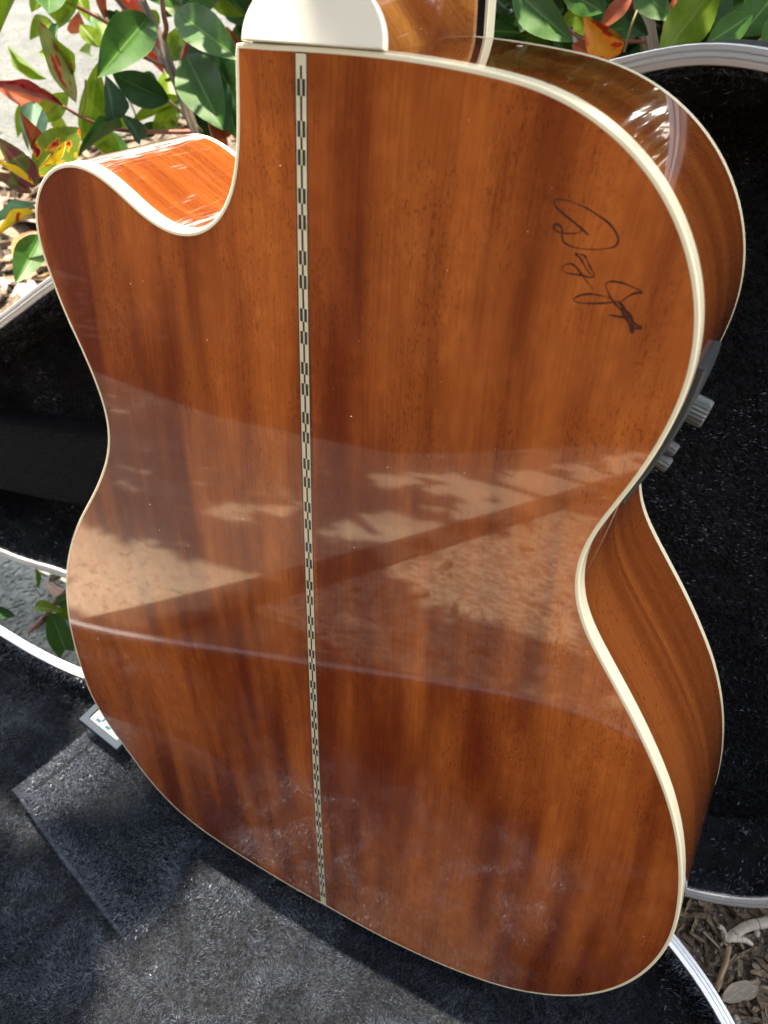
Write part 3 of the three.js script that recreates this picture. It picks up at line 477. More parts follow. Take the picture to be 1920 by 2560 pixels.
{   // pieces near enough to be told apart
  const put = (name, g, m, x, z, sx, sy, sz, lift, tilt = 0.25) => { const o = part(name, g, m, ground); o.scale.set(sx, sy, sz); o.rotation.set(rr(-tilt, tilt), rr(0, 6.3), rr(-tilt, tilt)); o.position.set(x, lift, z); return o; };
  const pick = (a) => a[Math.floor(rnd() * a.length)];
  for (let k = 0; k < 210; k++) { const x = rr(0.185, 0.40), z = rr(-0.21, 0.02), L = rr(0.008, 0.024) * (rnd() < 0.12 ? 1.5 : 1); put('bark_chip', pick(chipGeos), chipMats[Math.floor(rnd() * 5)], x, z, L, rr(0.002, 0.0045), L * rr(0.08, 0.2), rr(0.001, 0.008), 0.35); }
  for (let k = 0; k < 34; k++) { const s = rr(0.003, 0.0085); put('pebble', pick(pebbleGeos), pick(pebbleMats), rr(0.19, 0.36), rr(-0.18, 0.02), s, s, s, s * 0.25 + 0.001, 3); }
  for (let k = 0; k < 95; k++) { const t = rnd(), x = lerp(-1.42, -0.70, t) + rr(-0.12, 0.12), z = lerp(-0.84, -0.42, t) + rr(-0.22, 0.2), L = rr(0.03, 0.085); rnd() < 0.55 ? put('dry_leaf', pick(curlGeos), pick(litterMats), x, z, L, L * 0.8, L * rr(0.6, 1), rr(0.006, 0.02), 0.5) : put('bark_chip', pick(chipGeos), pick(chipMats), x, z, L, rr(0.006, 0.012), L * rr(0.2, 0.45), rr(0.004, 0.016), 0.4); }
  // the fine remainder of the mulch
  const scatter = (name, g, m, n, where, size) => { const im = new THREE.InstancedMesh(g, m, n), o = new THREE.Object3D(), c = new THREE.Color(); for (let i = 0; i < n; i++) { const [x, z] = where(), L = size(x, z); o.position.set(x, rr(0, 0.008), z); o.rotation.set(rr(-0.4, 0.4), rr(0, 6.3), rr(-0.4, 0.4)); o.scale.set(L, L * rr(0.12, 0.25), L * rr(0.12, 0.34)); o.updateMatrix(); im.setMatrixAt(i, o.matrix); const b = rr(0.5, 1.25); im.setColorAt(i, c.setRGB(b, b * 0.97, b * 0.94)); } im.name = name; im.castShadow = im.receiveShadow = true; im.userData.kind = 'stuff'; ground.add(im); };
  const right = () => [rr(0.17, 0.55), rr(-0.3, 0.06)], left = () => { const t = rnd(); return [lerp(-1.6, -0.3, t) + rr(-0.25, 0.25), lerp(-0.9, -0.45, t) + rr(-0.35, 0.3)]; }, back = () => [rr(-1.6, 1.4), rr(-2.2, -0.35)], front = () => { const z = 0.35 + 1.3 * rnd(); return [rr(-0.46 + 0.24 * z, 1.3), z]; };
  for (let k = 0; k < 3; k++) { scatter('mulch', chipGeos[k], chipMats[k], 900, right, () => rr(0.004, 0.015)); scatter('mulch', chipGeos[k + 3], chipMats[(k + 1) % 6], 500, left, () => rr(0.015, 0.05)); scatter('mulch', chipGeos[k + 5], chipMats[k + 2], 700, back, () => rr(0.015, 0.05)); scatter('mulch', chipGeos[k + 6], chipMats[[2, 4, 5][k]], 420, front, () => rr(0.01, 0.035)); scatter('mulch', curlGeos[k], litterMats[k], 160, left, () => rr(0.03, 0.07)); }
  scatter('grit', pebbleGeos[0], pebbleMats[0], 1500, right, () => rr(0.0015, 0.004)); scatter('grit', pebbleGeos[1], pebbleMats[3], 900, right, () => rr(0.0015, 0.005));
}
// single sticks and leaves on the mulch at the lower right
M.twig = new THREE.MeshStandardMaterial({ map: tex(64, 256, (x, y) => { const r = smooth(0.80, 0.9, vnoise(3 + x * 1.5, y * 44)); return mix3(mix3([0.27, 0.235, 0.19], [0.36, 0.325, 0.27], vnoise(x * 8, y * 20)), [0.10, 0.085, 0.07], r); }), roughness: 0.8 });
M.stick = new THREE.MeshStandardMaterial({ map: barkTex([0.13, 0.085, 0.045], [0.26, 0.18, 0.10]), roughness: 0.85 });
const onG = (x, y, h) => atY(x, y, GY + h);
function loose(name, build, label, cat, base) { const t = thing(name, base.toArray()); tag(t, label, cat); build(t, (v) => v.clone().sub(base)); return t; }
{
  let b = onG(1834, 2328, 0.012);
  loose('forked_twig', (t, L) => { const f = part('stem', tube([onG(1985, 2296, 0.014), onG(1918, 2306, 0.015), onG(1868, 2316, 0.014), onG(1836, 2334, 0.011)].map(L), 0.0038, 0.0034, 9, 24), M.twig, t); part('branch', tube([onG(1836, 2334, 0.011), onG(1815, 2348, 0.010), onG(1806, 2322, 0.011), onG(1796, 2316, 0.012)].map(L), 0.0034, 0.0016, 8, 16), M.twig, t); part('branch', tube([onG(1808, 2342, 0.010), onG(1835, 2346, 0.010), onG(1862, 2350, 0.009), onG(1880, 2362, 0.006)].map(L), 0.0034, 0.0014, 8, 16), M.twig, t); }, 'pale grey forked twig with dark rings lying on the mulch right of the guitar', 'twig', b);
  b = onG(1806, 2420, 0.008);
  loose('stick', (t, L) => { part('stem', tube([onG(1823, 2366, 0.012), onG(1814, 2405, 0.010), onG(1802, 2440, 0.008), onG(1791, 2474, 0.005)].map(L), 0.0020, 0.0017, 7, 14), M.stick, t); }, 'thin brown stick pointing at the silver case rim, right of the guitar', 'stick', b);
  b = onG(1780, 2350, 0.012);
  loose('stick', (t, L) => { part('stem', tube([onG(1758, 2330, 0.013), onG(1779, 2350, 0.012), onG(1798, 2370, 0.009)].map(L), 0.0009, 0.0006, 6, 10), chipMats[2], t); }, 'short pale splinter-thin stick left of the forked twig', 'stick', b);
  const leafOn = (name, x0, y0, x1, y1, wid, mat, label) => { const a = onG(x0, y0, 0.009), c = onG(x1, y1, 0.012), t = thing(name, a.toArray()); tag(t, label, 'leaf'); const d = c.clone().sub(a), L = d.length(), g = curlGeos[1].clone().translate(0.5, 0, 0), m = part('blade', g, mat, t); m.scale.set(L, 0.006, wid); m.quaternion.setFromUnitVectors(V3(1, 0, 0), d.normalize()); };
  leafOn('fallen_leaf', 1806, 2503, 1884, 2455, 0.011, litterMats[4].clone(), 'flat tan grey fallen leaf at the lower right edge beside the case rim');
  scene.children[scene.children.length - 1].children[0].material = new THREE.MeshStandardMaterial({ map: barkTex([0.17, 0.145, 0.105], [0.26, 0.225, 0.17]), roughness: 0.8, side: THREE.DoubleSide });
  leafOn('fallen_leaf', 1857, 2500, 1895, 2464, 0.007, chipMats[5], 'small pale fallen leaf just right of the tan leaf');
}

// ---------------------------------------------------------------- shrub
function leafTexture(base, dark, vein, blot) {   // x across the blade, y from stalk to tip
  return tex(192, 384, (x, y) => {
    const d = Math.abs(x - 0.5) * 2, n = fbm(x * 9, y * 16, 3), sv = Math.abs(((y * 13 - d * 2.6) % 1 + 1) % 1 - 0.5) * 2;
    let c = mix3(base, dark, smooth(0.3, 0.75, n) * 0.55);
    c = mix3(c, vein, (1 - smooth(0.0, 0.10, 1 - sv)) * 0.24 * smooth(0.05, 0.2, d));
    if (blot) { const b = fbm(x * 5 + blot.o, y * 7 + blot.o, 3); c = mix3(c, blot.mid, smooth(blot.t - 0.09, blot.t, b)); c = mix3(c, blot.c, smooth(blot.t - 0.02, blot.t + 0.05, b)); if (blot.k) c = mix3(c, blot.k, smooth(blot.t + 0.1, blot.t + 0.17, b)); }
    c = mix3(c, vein, (1 - smooth(0.018, 0.05, d)) * 0.75);
    return mix3(c, vein, smooth(0.955, 0.99, d / Math.max(0.02, 1)) * 0.5);
  });
}
const leafMat = (t, tr = 0.22, rough = 0.4) => new THREE.MeshPhysicalMaterial({ map: t, roughness: rough, transmission: tr, thickness: 0, specularIntensity: 0.22, side: THREE.DoubleSide });
const LM = {
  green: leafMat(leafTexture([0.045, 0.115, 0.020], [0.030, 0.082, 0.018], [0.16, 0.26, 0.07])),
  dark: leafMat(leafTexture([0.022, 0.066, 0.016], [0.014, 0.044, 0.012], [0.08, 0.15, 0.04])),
  lime: leafMat(leafTexture([0.17, 0.26, 0.014], [0.11, 0.20, 0.012], [0.27, 0.36, 0.05]), 0.5),
  teal: leafMat(leafTexture([0.12, 0.21, 0.135], [0.09, 0.165, 0.11], [0.25, 0.33, 0.22]), 0.2, 0.45),
  blue: leafMat(leafTexture([0.05, 0.10, 0.06], [0.035, 0.075, 0.05], [0.14, 0.22, 0.12]), 0.12, 0.28),
  spotted: leafMat(leafTexture([0.20, 0.24, 0.07], [0.15, 0.2, 0.05], [0.22, 0.27, 0.06], { o: 3.3, t: 0.60, c: [0.28, 0.030, 0.026], mid: [0.30, 0.16, 0.06] }), 0.3),
  blotched: leafMat(leafTexture([0.11, 0.17, 0.014], [0.16, 0.2, 0.016], [0.22, 0.26, 0.04], { o: 8.1, t: 0.58, c: [0.50, 0.045, 0.018], mid: [0.52, 0.36, 0.015], k: [0.10, 0.012, 0.015] }), 0.35),
  purple: leafMat(leafTexture([0.11, 0.12, 0.035], [0.085, 0.13, 0.025], [0.2, 0.16, 0.09], { o: 5.2, t: 0.5, c: [0.15, 0.045, 0.05], mid: [0.17, 0.075, 0.05] }), 0.2),
  maroon: leafMat(leafTexture([0.30, 0.055, 0.05], [0.20, 0.03, 0.03], [0.34, 0.12, 0.09], { o: 2, t: 0.66, c: [0.12, 0.015, 0.018], mid: [0.22, 0.03, 0.03] }), 0.2),
  red: leafMat(leafTexture([0.52, 0.055, 0.014], [0.42, 0.035, 0.012], [0.55, 0.14, 0.04]), 0.4),
  rust: leafMat(leafTexture([0.34, 0.085, 0.035], [0.26, 0.055, 0.025], [0.40, 0.16, 0.08]), 0.3),
  orange: leafMat(leafTexture([0.58, 0.24, 0.02], [0.55, 0.15, 0.015], [0.5, 0.25, 0.05], { o: 1.2, t: 0.6, c: [0.42, 0.03, 0.012], mid: [0.55, 0.12, 0.012] }), 0.4),
  yellow: leafMat(leafTexture([0.58, 0.46, 0.03], [0.55, 0.42, 0.03], [0.5, 0.42, 0.08], { o: 7, t: 0.70, c: [0.3, 0.02, 0.012], mid: [0.5, 0.2, 0.02] }), 0.4),
};
function leafGeo(fold, bend, wave, fat) {
  const pos = [], uv = [], idx = [], N = 22, K = 8;
  for (let j = 0; j <= N; j++) {
    const s = j / N, w = 0.5 * Math.pow(Math.sin(Math.PI * Math.pow(s, fat)), 0.82) * (1 - 0.06 * s) * (j % 2 && j > 3 ? 0.985 : 1) + (s < 0.04 || s > 0.97 ? 0.006 : 0);
    for (let i = 0; i <= K; i++) { const t = i / (K / 2) - 1, a = Math.abs(t); pos.push(t * w * Math.cos(fold * a), s - bend * bend * 0.3 * s * s, a * w * Math.sin(fold) + bend * (s - s * s) * 0.9 - bend * s * s * 0.35 + wave * Math.sin(s * 14 + t) * w * a); uv.push(t * 0.5 + 0.5, s); }
  }
  for (let j = 0; j < N; j++) for (let i = 0; i < K; i++) { const a = j * (K + 1) + i; idx.push(a, a + 1, a + K + 2, a, a + K + 2, a + K + 1); }
  return meshFrom(pos, uv, idx);
}
const LG = [leafGeo(0.28, 0.10, 0.03, 0.92), leafGeo(0.5, 0.22, 0.04, 0.86), leafGeo(0.18, -0.16, 0.05, 0.98), leafGeo(0.75, 0.15, 0.08, 0.9), leafGeo(0.35, 0.38, 0.05, 0.95), leafGeo(1.05, 0.2, 0.12, 0.92)];
function foliage(clumps, per, size) {   // many small leaves spread through clumps
  const pos = [], idx = [], uv = [];
  for (const [cx, cy, cz, rx, ry, rz, dens = 1] of clumps) for (let k = 0; k < per * dens; k++) {
    const a = V3(rr(-1, 1), rr(-1, 1), rr(-1, 1)); if (a.length() > 1 || rnd() < 0.3 * (1 - a.length())) { k--; continue; }
    const p = V3(cx + a.x * rx, cy + a.y * ry, cz + a.z * rz), d = V3(rr(-1, 1), rr(-0.8, 0.4), rr(-1, 1)).normalize(), s = V3(rr(-1, 1), rr(-1, 1), rr(-1, 1)).cross(d).normalize(), L = size * rr(0.7, 1.3), b = pos.length / 3;
    for (const [u, v] of [[0, 0], [0.27, 0.45], [0, 1], [-0.27, 0.45]]) { const q = p.clone().addScaledVector(d, v * L).addScaledVector(s, u * L); pos.push(q.x, q.y, q.z); uv.push(u + 0.5, v); }
    idx.push(b, b + 1, b + 2, b, b + 2, b + 3);
  }
  return meshFrom(pos, uv, idx);
}
const basis = new THREE.Matrix4();
// a leaf from its stalk end to its tip; wide = breadth in metres; roll turns the blade about its midrib from facing the lens
function leaf(parent, a, b, wide, roll, mat, geo = 0, toward = CAM) {
  const y = b.clone().sub(a), L = y.length(); y.normalize();
  const n = toward.clone().sub(a).addScaledVector(y, -toward.clone().sub(a).dot(y)).normalize().applyAxisAngle(y, roll), x = y.clone().cross(n);
  const m = part('leaf', LG[geo], mat, parent);
  basis.makeBasis(x, y, n); m.quaternion.setFromRotationMatrix(basis); m.scale.set(wide, L, (L + wide) / 2); m.position.copy(a).sub(parent.position); return m;
}
M.bark = new THREE.MeshStandardMaterial({ map: barkTex([0.10, 0.075, 0.055], [0.27, 0.22, 0.17]), bumpMap: tex(128, 128, (x, y) => fbm(x * 22, y * 8, 3), { linear: true }), bumpScale: 0.004, roughness: 0.9 });
M.redStem = new THREE.MeshPhysicalMaterial({ map: barkTex([0.14, 0.035, 0.02], [0.27, 0.09, 0.05]), roughness: 0.55 });
M.greenStem = new THREE.MeshPhysicalMaterial({ color: new THREE.Color(0.19, 0.15, 0.05), roughness: 0.55 });
const bushBase = V3(-0.55, GY, -0.72), bush = thing('photinia_bush', bushBase.toArray());
tag(bush, 'leafy bush with glossy green and some red leaves behind the guitar and the case', 'bush');
const K2 = 0.2411, q1 = (x, y) => [x * K2, y * K2], q2 = (x, y) => [300 + x * K2, y * K2], q3 = (x, y) => [x * 0.2261, 300 + y * 0.2261], q6 = (x, y) => [1220 + x * 0.4219, y * 0.4219];
const stemOf = (name, pts, r0, r1, mat) => part(name, tube(pts.map((p) => (p.isVector3 ? p : at(...p)).clone().sub(bushBase)), r0, r1, 8, pts.length * 8), mat, bush);
{
  const D = 0.90;
  // stems
  const fork = at(445, 215, D);
  stemOf('stem', [V3(-0.56, GY - 0.02, -0.70), at(520, 420, D + 0.02), at(480, 310, D), fork, at(424, 162, D), at(401, 96, D), at(363, 19, D), at(330, -60, D)], 0.0078, 0.0042, M.bark);
  stemOf('branch', [at(401, -40, D - 0.03), at(410, 40, D - 0.02), at(416, 70, D - 0.01), at(409, 105, D), at(420, 150, D)], 0.0024, 0.0030, M.redStem);
  stemOf('branch', [fork, at(462, 128, D - 0.01), at(486, 88, D - 0.02)], 0.0034, 0.0026, M.redStem);
  stemOf('branch', [at(270, -30, D + 0.05), at(330, 45, D + 0.05), at(385, 118, D + 0.04), at(425, 180, D + 0.02)], 0.0028, 0.0038, M.bark);
  stemOf('branch', [at(160, 2, D - 0.05), at(215, 28, D - 0.03), at(275, 62, D - 0.02), at(340, 130, D + 0.02), at(420, 170, D + 0.02)], 0.0019, 0.0024, M.redStem);
  stemOf('branch', [at(158, 266, D - 0.12), at(206, 294, D - 0.1), at(250, 312, D - 0.08), at(300, 325, D - 0.04), at(400, 330, D), at(490, 330, D)], 0.0013, 0.0026, M.redStem);
  stemOf('branch', [at(420, 250, D), at(452, 278, D), at(505, 330, D)], 0.0016, 0.0024, M.greenStem);
  stemOf('branch', [at(320, 243, D + 0.06), at(338, 285, D + 0.06), at(352, 330, D + 0.06)], 0.0011, 0.0014, M.bark);
  stemOf('branch', [at(214, 200, D - 0.14), at(213, 255, D - 0.12), at(204, 293, D - 0.1)], 0.001, 0.001, M.greenStem);
  const A = (p, d) => at(p[0], p[1], d);
  // [stalk x, y, tip x, y, breadth px, depth offset of stalk, of tip, roll, kind, shape]
  const list = [
    [372, 42, 246, 190, 112, 0.0, -0.07, 0.12, 'green', 0], [424, 252, 280, 186, 84, 0.0, -0.02, -0.25, 'dark', 0], [284, 298, 266, 190, 84, -0.06, -0.1, 0.35, 'blue', 3],
    [213, 372, 244, 158, 66, 0.02, -0.02, 0.2, 'lime', 0], [190, 256, 92, 50, 66, -0.11, -0.16, 0.5, 'spotted', 2], [180, 190, 130, 95, 40, -0.12, -0.15, 0.9, 'lime', 3],
    [160, 268, -30, 208, 40, -0.12, -0.14, 0.5, 'maroon', 5], [72, 378, 86, 246, 72, -0.16, -0.14, 0.1, 'teal', 1], [90, 300, 172, 232, 58, 0.0, 0.0, 0.2, 'lime', 0],
    [90, 362, 54, 286, 60, -0.15, -0.2, 0.2, 'rust', 3], [80, 438, 196, 322, 96, -0.2, -0.17, 0.05, 'blotched', 2], [100, 418, 166, 352, 32, -0.24, -0.23, 0.3, 'yellow', 3],
    [92, 466, -8, 342, 66, -0.2, -0.24, 0.1, 'purple', 1], [84, 462, -20, 398, 24, -0.25, -0.27, 0.4, 'yellow', 3], [80, 482, -20, 430, 34, -0.2, -0.24, 0.3, 'purple', 2], [88, 522, -24, 560, 40, -0.2, -0.24, 0.7, 'teal', 3], [86, 532, -14, 592, 15, -0.22, -0.26, 0.9, 'yellow', 3],
    [104, 588, 40, 706, 76, -0.22, -0.25, 0.15, 'green', 0], [108, 602, 44, 704, 34, -0.21, -0.24, 1.0, 'teal', 3],
    [466, 138, 556, 322, 118, -0.03, -0.06, 0.1, 'green', 0], [440, 28, 600, 148, 98, -0.05, -0.09, -0.15, 'green', 0], [436, 20, 355, -70, 90, 0.0, 0.0, 0.2, 'green', 1], [455, 18, 560, -60, 80, 0.02, 0.02, 0.3, 'green', 2],
    [124, -60, 122, 42, 82, -0.1, -0.13, 0.0, 'green', 2], [60, -40, -12, 104, 40, -0.16, -0.2, 0.5, 'lime', 3], [200, -40, 142, 72, 46, -0.08, -0.05, 0.3, 'lime', 0], [108, -30, 78, 30, 36, 0.02, 0.02, 0.2, 'lime', 0], [300, 52, 252, 30, 26, 0.03, 0.03, 0.3, 'dark', 0], [145, 60, 140, 110, 30, -0.13, -0.14, 0.6, 'dark', 3],
    [308, -30, 408, 182, 66, 0.08, 0.07, 0.1, 'red', 0], [258, -30, 270, 62, 34, 0.03, 0.03, 0.4, 'rust', 3], [452, 246, 326, 306, 44, 0.05, 0.03, 0.35, 'lime', 1], [446, 266, 382, 338, 52, 0.02, 0.0, 0.2, 'lime', 2], [352, 350, 306, 286, 60, -0.02, -0.06, 0.3, 'blue', 3], [352, 338, 396, 306, 36, 0.02, 0.02, 0.2, 'dark', 0],
    [306, 318, 190, 388, 26, -0.04, -0.12, 0.8, 'green', 3], [222, 320, 262, 332, 18, -0.02, 0.0, 0.5, 'teal', 0],
    // behind the front row, right of the stem
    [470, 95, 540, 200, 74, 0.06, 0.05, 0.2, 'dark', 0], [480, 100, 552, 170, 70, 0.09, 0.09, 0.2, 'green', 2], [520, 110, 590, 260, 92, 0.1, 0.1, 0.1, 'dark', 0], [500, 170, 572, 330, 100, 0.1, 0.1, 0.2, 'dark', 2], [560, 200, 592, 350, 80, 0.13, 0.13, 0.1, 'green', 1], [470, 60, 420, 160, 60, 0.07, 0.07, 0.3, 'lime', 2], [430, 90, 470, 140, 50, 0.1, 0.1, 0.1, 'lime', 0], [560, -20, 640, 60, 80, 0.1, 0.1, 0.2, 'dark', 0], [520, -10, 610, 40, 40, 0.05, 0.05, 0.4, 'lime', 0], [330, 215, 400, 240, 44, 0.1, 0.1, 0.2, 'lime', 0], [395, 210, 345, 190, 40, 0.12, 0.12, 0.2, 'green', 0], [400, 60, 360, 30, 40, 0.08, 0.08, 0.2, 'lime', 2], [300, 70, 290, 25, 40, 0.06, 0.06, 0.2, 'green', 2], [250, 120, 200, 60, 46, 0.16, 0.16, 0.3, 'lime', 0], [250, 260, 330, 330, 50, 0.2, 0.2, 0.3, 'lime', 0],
  ];
  for (const [x0, y0, x1, y1, w, d0, d1, roll, kind, g] of list) { const d = D + (d0 + d1) / 2; leaf(bush, at(x0, y0, D + d0), at(x1, y1, D + d1), w / 2095.7 * d * 1.06, roll, LM[kind], g); }
  // right-hand side, above the lid
  const E = 0.66;
  const r = [
    [1286, -25, 1430, 104, 92, 0, -0.03, 0.15, 'green', 0], [1400, -30, 1512, 32, 62, 0.02, 0, 0.2, 'green', 2], [1580, -10, 1500, 72, 44, 0.04, 0.05, 0.3, 'rust', 0], [1542, 140, 1460, 46, 92, -0.02, -0.05, -0.2, 'orange', 1], [1598, -40, 1674, 50, 76, 0, -0.02, 0.1, 'green', 0], [1692, -10, 1656, 116, 26, 0.05, 0.05, 0.2, 'rust', 0],
    [1650, 150, 1800, -50, 108, -0.05, -0.07, 0.1, 'lime', 2], [1764, 112, 1884, 34, 68, -0.06, -0.06, 0.1, 'green', 0], [1850, 90, 1960, -40, 110, 0, 0, 0.1, 'green', 0], [1900, 130, 1990, 40, 90, -0.02, -0.02, 0.2, 'green', 2], [1480, 140, 1430, 110, 40, 0.03, 0.03, 0.1, 'rust', 0], [1440, 40, 1470, 90, 40, 0.08, 0.08, 0.1, 'lime', 0], [1340, 20, 1300, 80, 50, 0.09, 0.09, 0.3, 'dark', 0], [1480, 30, 1400, 60, 60, 0.1, 0.1, 0.2, 'lime', 1], [1820, -20, 1770, 60, 60, 0.06, 0.06, 0.1, 'dark', 0], [1740, 100, 1700, 30, 60, 0.08, 0.08, 0.1, 'dark', 2], [1560, 30, 1620, 90, 54, 0.1, 0.1, 0.2, 'dark', 1], [1350, 66, 1322, 84, 20, 0.2, 0.2, 0.1, 'teal', 0],
  ];
  for (const [x0, y0, x1, y1, w, d0, d1, roll, kind, g] of r) { const d = E + (d0 + d1) / 2; leaf(bush, at(x0, y0, E + d0), at(x1, y1, E + d1), w / 2095.7 * d * 1.06, roll, LM[kind], g); }
  stemOf('stem', [V3(-0.2, GY - 0.02, -0.62), at(1640, 300, 0.86), at(1622, 100, 0.80), at(1606, 10, 0.78), at(1590, -90, 0.76)], 0.011, 0.008, M.bark);
  stemOf('branch', [at(1702, 110, 0.8), at(1668, 90, 0.74), at(1690, 30, 0.72), at(1712, -30, 0.7)], 0.0014, 0.0012, M.redStem);
  stemOf('branch', [at(1622, 105, 0.80), at(1500, 100, 0.76), at(1440, 90, 0.74), at(1380, 10, 0.72)], 0.0016, 0.0012, M.redStem);
  stemOf('branch', [at(1560, 130, 0.74), at(1580, 60, 0.72), at(1600, 10, 0.72)], 0.0009, 0.0009, M.greenStem);
  // leaves and twigs a little further in
  const mixed = ['lime', 'green', 'lime', 'green', 'lime', 'dark', 'rust', 'lime', 'lime', 'green'];
  for (let k = 0; k < 38; k++) { const px = rr(60, 620), py = rr(-70, 400) * (px < 250 ? 0.72 : 1), d = rr(0.98, 1.34), a = at(px, py, d), b = a.clone().add(V3(rr(-1, 1), rr(-0.9, 0.6), rr(-1, 1)).normalize().multiplyScalar(rr(0.045, 0.085))); leaf(bush, a, b, rr(0.022, 0.034), rr(-0.9, 0.9), LM[mixed[Math.floor(rnd() * 10)]], Math.floor(rnd() * 5)); }
  // more of the bush behind, seen between the leaves and closing the view above the lid
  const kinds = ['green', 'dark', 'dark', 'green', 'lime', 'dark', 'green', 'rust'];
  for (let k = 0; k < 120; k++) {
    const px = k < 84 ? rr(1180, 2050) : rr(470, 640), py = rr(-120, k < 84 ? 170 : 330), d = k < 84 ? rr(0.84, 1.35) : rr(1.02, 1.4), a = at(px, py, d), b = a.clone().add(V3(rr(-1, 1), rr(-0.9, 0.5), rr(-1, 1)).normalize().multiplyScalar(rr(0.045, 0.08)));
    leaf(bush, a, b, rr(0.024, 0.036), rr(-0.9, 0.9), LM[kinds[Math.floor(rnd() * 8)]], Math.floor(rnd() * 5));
  }
}
{   // the tall back of the bush, above the picture
  const cl = []; for (let k = 0; k < 110; k++) { const x = rr(-0.75, 1.3); cl.push([x - bushBase.x, rr(0.45, 2.0) - GY, rr(-1.1, -1.7) + 0.25 * Math.max(0, x) - bushBase.z, 0.26, 0.2, 0.2]); }
  for (let k = 0; k < 70; k++) cl.push([rr(-0.55, 1.3) - bushBase.x, rr(-0.02, 0.9) - GY, rr(-0.95, -1.4) - bushBase.z, 0.2, 0.16, 0.16]);
  for (let k = 0; k < 16; k++) cl.push([rr(-0.85, -0.38) - bushBase.x, rr(0.47, 0.72) - GY, rr(-0.58, -0.8) - bushBase.z, 0.1, 0.06, 0.1, 0.05]);
  for (let k = 0; k < 14; k++) cl.push([rr(-0.2, 0.35) - bushBase.x, rr(0.56, 0.85) - GY, rr(-0.52, -0.75) - bushBase.z, 0.1, 0.06, 0.1, 0.07]);
  part('foliage', foliage(cl, 260, 0.05), LM.green, bush).userData.kind = 'stuff';
}
// low shoot of the bush in the gap between the two shells
{
  const o = at(90, 1555, 0.86), shoot = thing('photinia_shoot', o.toArray());
  tag(shoot, 'thin brown branch with green leaves in the gap between the two case shells', 'branch');
  const S = (pts, r0, r1, m, n = 'branch') => part(n, tube(pts.map((p) => at(...p).sub(o)), r0, r1, 8, pts.length * 7), m, shoot);
  S([[-60, 1668, 0.83], [0, 1636, 0.84], [85, 1572, 0.85], [165, 1478, 0.86], [235, 1420, 0.88]].map((p) => p), 0.0030, 0.0022, M.redStem, 'stem');
  S([[104, 1492, 0.855], [92, 1476, 0.85], [88, 1468, 0.85]], 0.0008, 0.0006, M.greenStem); S([[158, 1468, 0.86], [140, 1460, 0.858], [130, 1446, 0.856], [124, 1430, 0.855]], 0.0011, 0.0006, M.greenStem); S([[142, 1490, 0.858], [134, 1502, 0.85], [130, 1520, 0.845]], 0.0011, 0.0008, M.greenStem);
  for (const [x0, y0, d0, x1, y1, d1, w, roll, kind, g] of [[128, 1532, 0.84, 180, 1668, 0.82, 58, 0.1, 'green', 0], [88, 1518, 0.845, 156, 1528, 0.82, 34, -0.3, 'lime', 1], [94, 1472, 0.85, 88, 1416, 0.86, 17, 0.4, 'lime', 3], [150, 1668, 0.83, 205, 1625, 0.84, 50, 0.2, 'dark', 0], [140, 1512, 0.85, 172, 1488, 0.86, 30, 0.1, 'green', 0], [170, 1500, 0.86, 160, 1570, 0.85, 40, 0.3, 'lime', 2], [38, 1540, 0.83, -50, 1526, 0.82, 30, 0.3, 'dark', 0], [118, 1540, 0.84, 112, 1556, 0.84, 16, 0.2, 'dark', 0]]) leaf(shoot, at(x0, y0, d0), at(x1, y1, d1), w / 2095.7 * 0.84 * 1.08, roll, LM[kind], g);
}
// ---------------------------------------------------------------- round about: a tree behind; an unseen wall and a shade tree are added
{
  const bt = thing('background_tree', [0.9, GY, -2.5]);
  tag(bt, 'dense tall tree behind the bush, mirrored in the shoulder of the guitar', 'tree');
  const cl = []; for (let k = 0; k < 60; k++) cl.push([rr(-1.9, 2.2), rr(0.8, 3.3), rr(-0.5, 0.3), 0.45, 0.35, 0.35]);
  part('crown', foliage(cl, 330, 0.11), LM.dark, bt).userData.kind = 'stuff';
  part('trunk', tube([V3(0, -0.05, 0), V3(0.04, 1, 0), V3(0, 2.4, 0)], 0.12, 0.06, 10, 14), M.bark, bt);
}
{
  const hd = thing('added_house', [0.0, GY, 3.05]);  // added out of view so the upper back mirrors something dark and even
  tag(hd, 'added unseen brown wall under a deep eave, giving the lacquer of the guitar a dark reflection', 'added_house');
  part('wall', new THREE.BoxGeometry(12, 3.0, 0.2).translate(0, 1.48, 0.1), new THREE.MeshStandardMaterial({ map: tex(512, 256, (x, y) => mix3([0.085, 0.060, 0.042], [0.105, 0.078, 0.058], fbm(x * 60, y * 30, 3))), roughness: 0.95 }), hd);
  part('roof', new THREE.BoxGeometry(12.6, 0.12, 3.4).rotateX(-0.12).translate(0, 3.05, 0.75), new THREE.MeshStandardMaterial({ color: new THREE.Color(0.10, 0.08, 0.07), roughness: 0.9 }), hd);
}
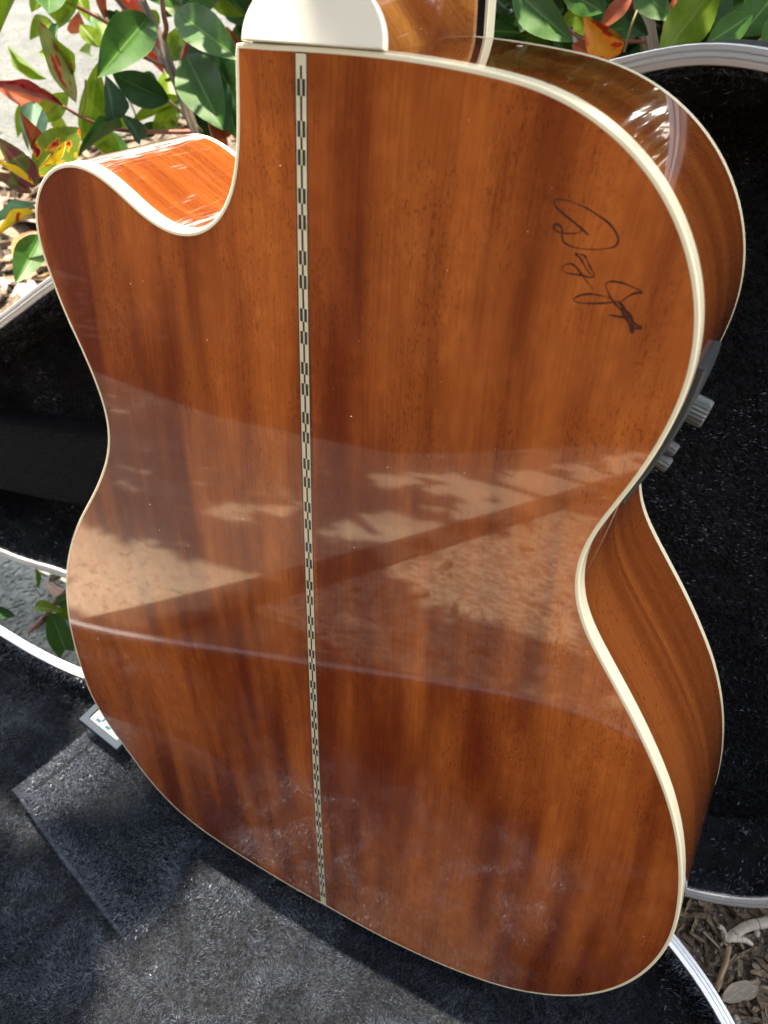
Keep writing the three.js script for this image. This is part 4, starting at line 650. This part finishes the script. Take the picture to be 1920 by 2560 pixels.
{
  // lit patches wanted at ground level: the added crown is left open above them
  const LIT = [
    [[-0.55, 0.20], [-0.80, 0.42], [-0.66, 0.43], [-0.5, 0.48], [-0.37, 0.54], [-0.39, 0.42], [-0.41, 0.34], [-0.43, 0.24]],
    [[-0.9, 0.69], [-0.73, 0.82], [-0.6, 0.92], [-0.54, 0.81], [-0.59, 0.7], [-0.58, 0.6], [-0.72, 0.6]],
    [[-0.46, 0.74], [-0.32, 0.74], [-0.20, 1.15], [-0.02, 1.92], [-0.06, 2.54], [-0.19, 2.02], [-0.34, 1.63], [-0.47, 1.35], [-0.6, 1.2], [-0.51, 1.08], [-0.36, 1.22], [-0.36, 1.12], [-0.45, 0.92]],
    [[-0.32, 0.70], [-0.28, 0.86], [-0.22, 1.03], [-0.15, 1.35], [-0.05, 1.38], [-0.03, 1.04], [0.01, 0.84], [0.07, 0.63], [-0.05, 0.64], [-0.17, 0.62]],
  ];
  const DARK = [[[-0.42, 0.06], [-0.33, 0.060], [-0.245, 0.066], [-0.212, 0.050], [-0.178, 0.020], [-0.144, -0.012], [-0.108, -0.008], [-0.098, 0.022], [-0.112, 0.048], [-0.128, 0.060], [-0.145, 0.075], [-0.130, 0.10], [-0.112, 0.14], [-0.11, 0.21], [-0.245, 0.155], [-0.37, 0.085]], [[0.115, -0.30], [0.75, -0.30], [0.75, 0.3], [0.24, 0.3], [0.14, 0.10], [0.115, 0.0]], [[-0.6, -0.07], [-0.30, -0.055], [-0.268, -0.01], [-0.272, 0.035], [-0.42, 0.085], [-0.6, 0.085]]];
  const shaded = (x, z) => DARK.some((p) => inPoly(p, x - 0.013, z - 0.016)) || (z > 0.175 + 0.012 * Math.sin(x * 31) && !LIT.some((p, i) => inPoly(p, x, z) && ((i !== 1 && i !== 2) || fbm(x * 13 + 20, z * 7, 2) > (i === 1 ? 0.46 : 0.36))));
  const tr = thing('added_shade_tree', [-2.5, GY, 1.1]);  // added out of view; leaves placed by where their shadows should fall
  tag(tr, 'added unseen tree overhead, its crown shaped to throw dappled shade over the case and the paving', 'tree');
  part('trunk', tube([V3(0, -0.05, 0), V3(0.06, 0.7, -0.02), V3(0.2, 1.5, -0.05), V3(0.5, 2.1, -0.1)], 0.11, 0.06, 10, 20), M.bark, tr);
  for (const e of [[1.6, 2.35, -0.9], [2.3, 2.4, -0.1], [1.9, 2.45, 0.7], [2.9, 2.45, -0.6], [1.0, 2.4, 0.9]]) part('limb', tube([V3(0.3, 1.75, -0.07), V3(e[0] * 0.5, 2.2, e[2] * 0.4), V3(...e)], 0.035, 0.012, 7, 14), M.bark, tr);
  M.crownLeaf = new THREE.MeshStandardMaterial({ color: new THREE.Color(0.03, 0.055, 0.018), roughness: 0.7, side: THREE.DoubleSide });
  const pos = [], idx = [], uv = [];
  const leafAt = (p, L) => { const d = V3(rr(-1, 1), rr(-0.7, 0.3), rr(-1, 1)).normalize(), s = V3(rr(-1, 1), rr(-0.4, 0.4), rr(-1, 1)).cross(d).normalize(), b = pos.length / 3; for (const [u, v] of [[0, -0.5], [0.27, -0.05], [0, 0.5], [-0.27, -0.05]]) { const q = p.clone().addScaledVector(d, v * L).addScaledVector(s, u * L); pos.push(q.x + 2.5, q.y - GY, q.z - 1.1); uv.push(u + 0.5, v + 0.5); } idx.push(b, b + 1, b + 2, b, b + 2, b + 3); };
  const up = (x, z, h) => V3(x - 0.22 * h, GY + h, z - 0.27 * h);
  for (let k = 0; k < 19000; k++) { const x = rr(-1.9, 1.3), z = rr(0.2, 3.0); if (x < 0.35 + 0.3 * z && shaded(x, z)) leafAt(up(x, z, rr(2.1, 2.7)), rr(0.065, 0.11)); }
  for (let k = 0; k < 3600; k++) { const x = rr(0.11, 0.75), z = rr(-0.3, 0.3); if (inPoly(DARK[1], x - 0.013, z - 0.016)) leafAt(up(x, z, rr(1.5, 2.3)), rr(0.04, 0.07)); }
  for (let k = 0; k < 14000; k++) { const x = rr(-1.2, 0.5), z = rr(0.15, 1.5); if (shaded(x, z) && shaded(x + 0.02, z) && shaded(x - 0.02, z)) leafAt(up(x, z, rr(2.1, 2.5)), rr(0.045, 0.07)); }
  for (let k = 0; k < 9000; k++) { const x = rr(-3.4, 1.4), z = rr(1.0, 3.1); if (shaded(x, z)) leafAt(up(x, z, rr(2.2, 2.8)), rr(0.09, 0.14)); }
  for (let k = 0; k < 1800; k++) { const x = rr(-0.62, -0.26), z = rr(-0.08, 0.09); if (inPoly(DARK[2], x - 0.013, z - 0.016)) leafAt(up(x, z, rr(1.8, 2.2)), rr(0.028, 0.05)); }
  for (let k = 0; k < 4200; k++) { const x = rr(-0.44, -0.1), z = rr(-0.02, 0.24); if (inPoly(DARK[0], x - 0.013, z - 0.016)) leafAt(up(x, z, rr(1.9, 2.3)), rr(0.028, 0.045)); }
  part('crown', meshFrom(pos, uv, idx), M.crownLeaf, tr).userData.kind = 'stuff';
}


// ---------------------------------------------------------------- draw
shade(scene);
renderer.setSize(768, 1024);
renderer.render(scene, camera);
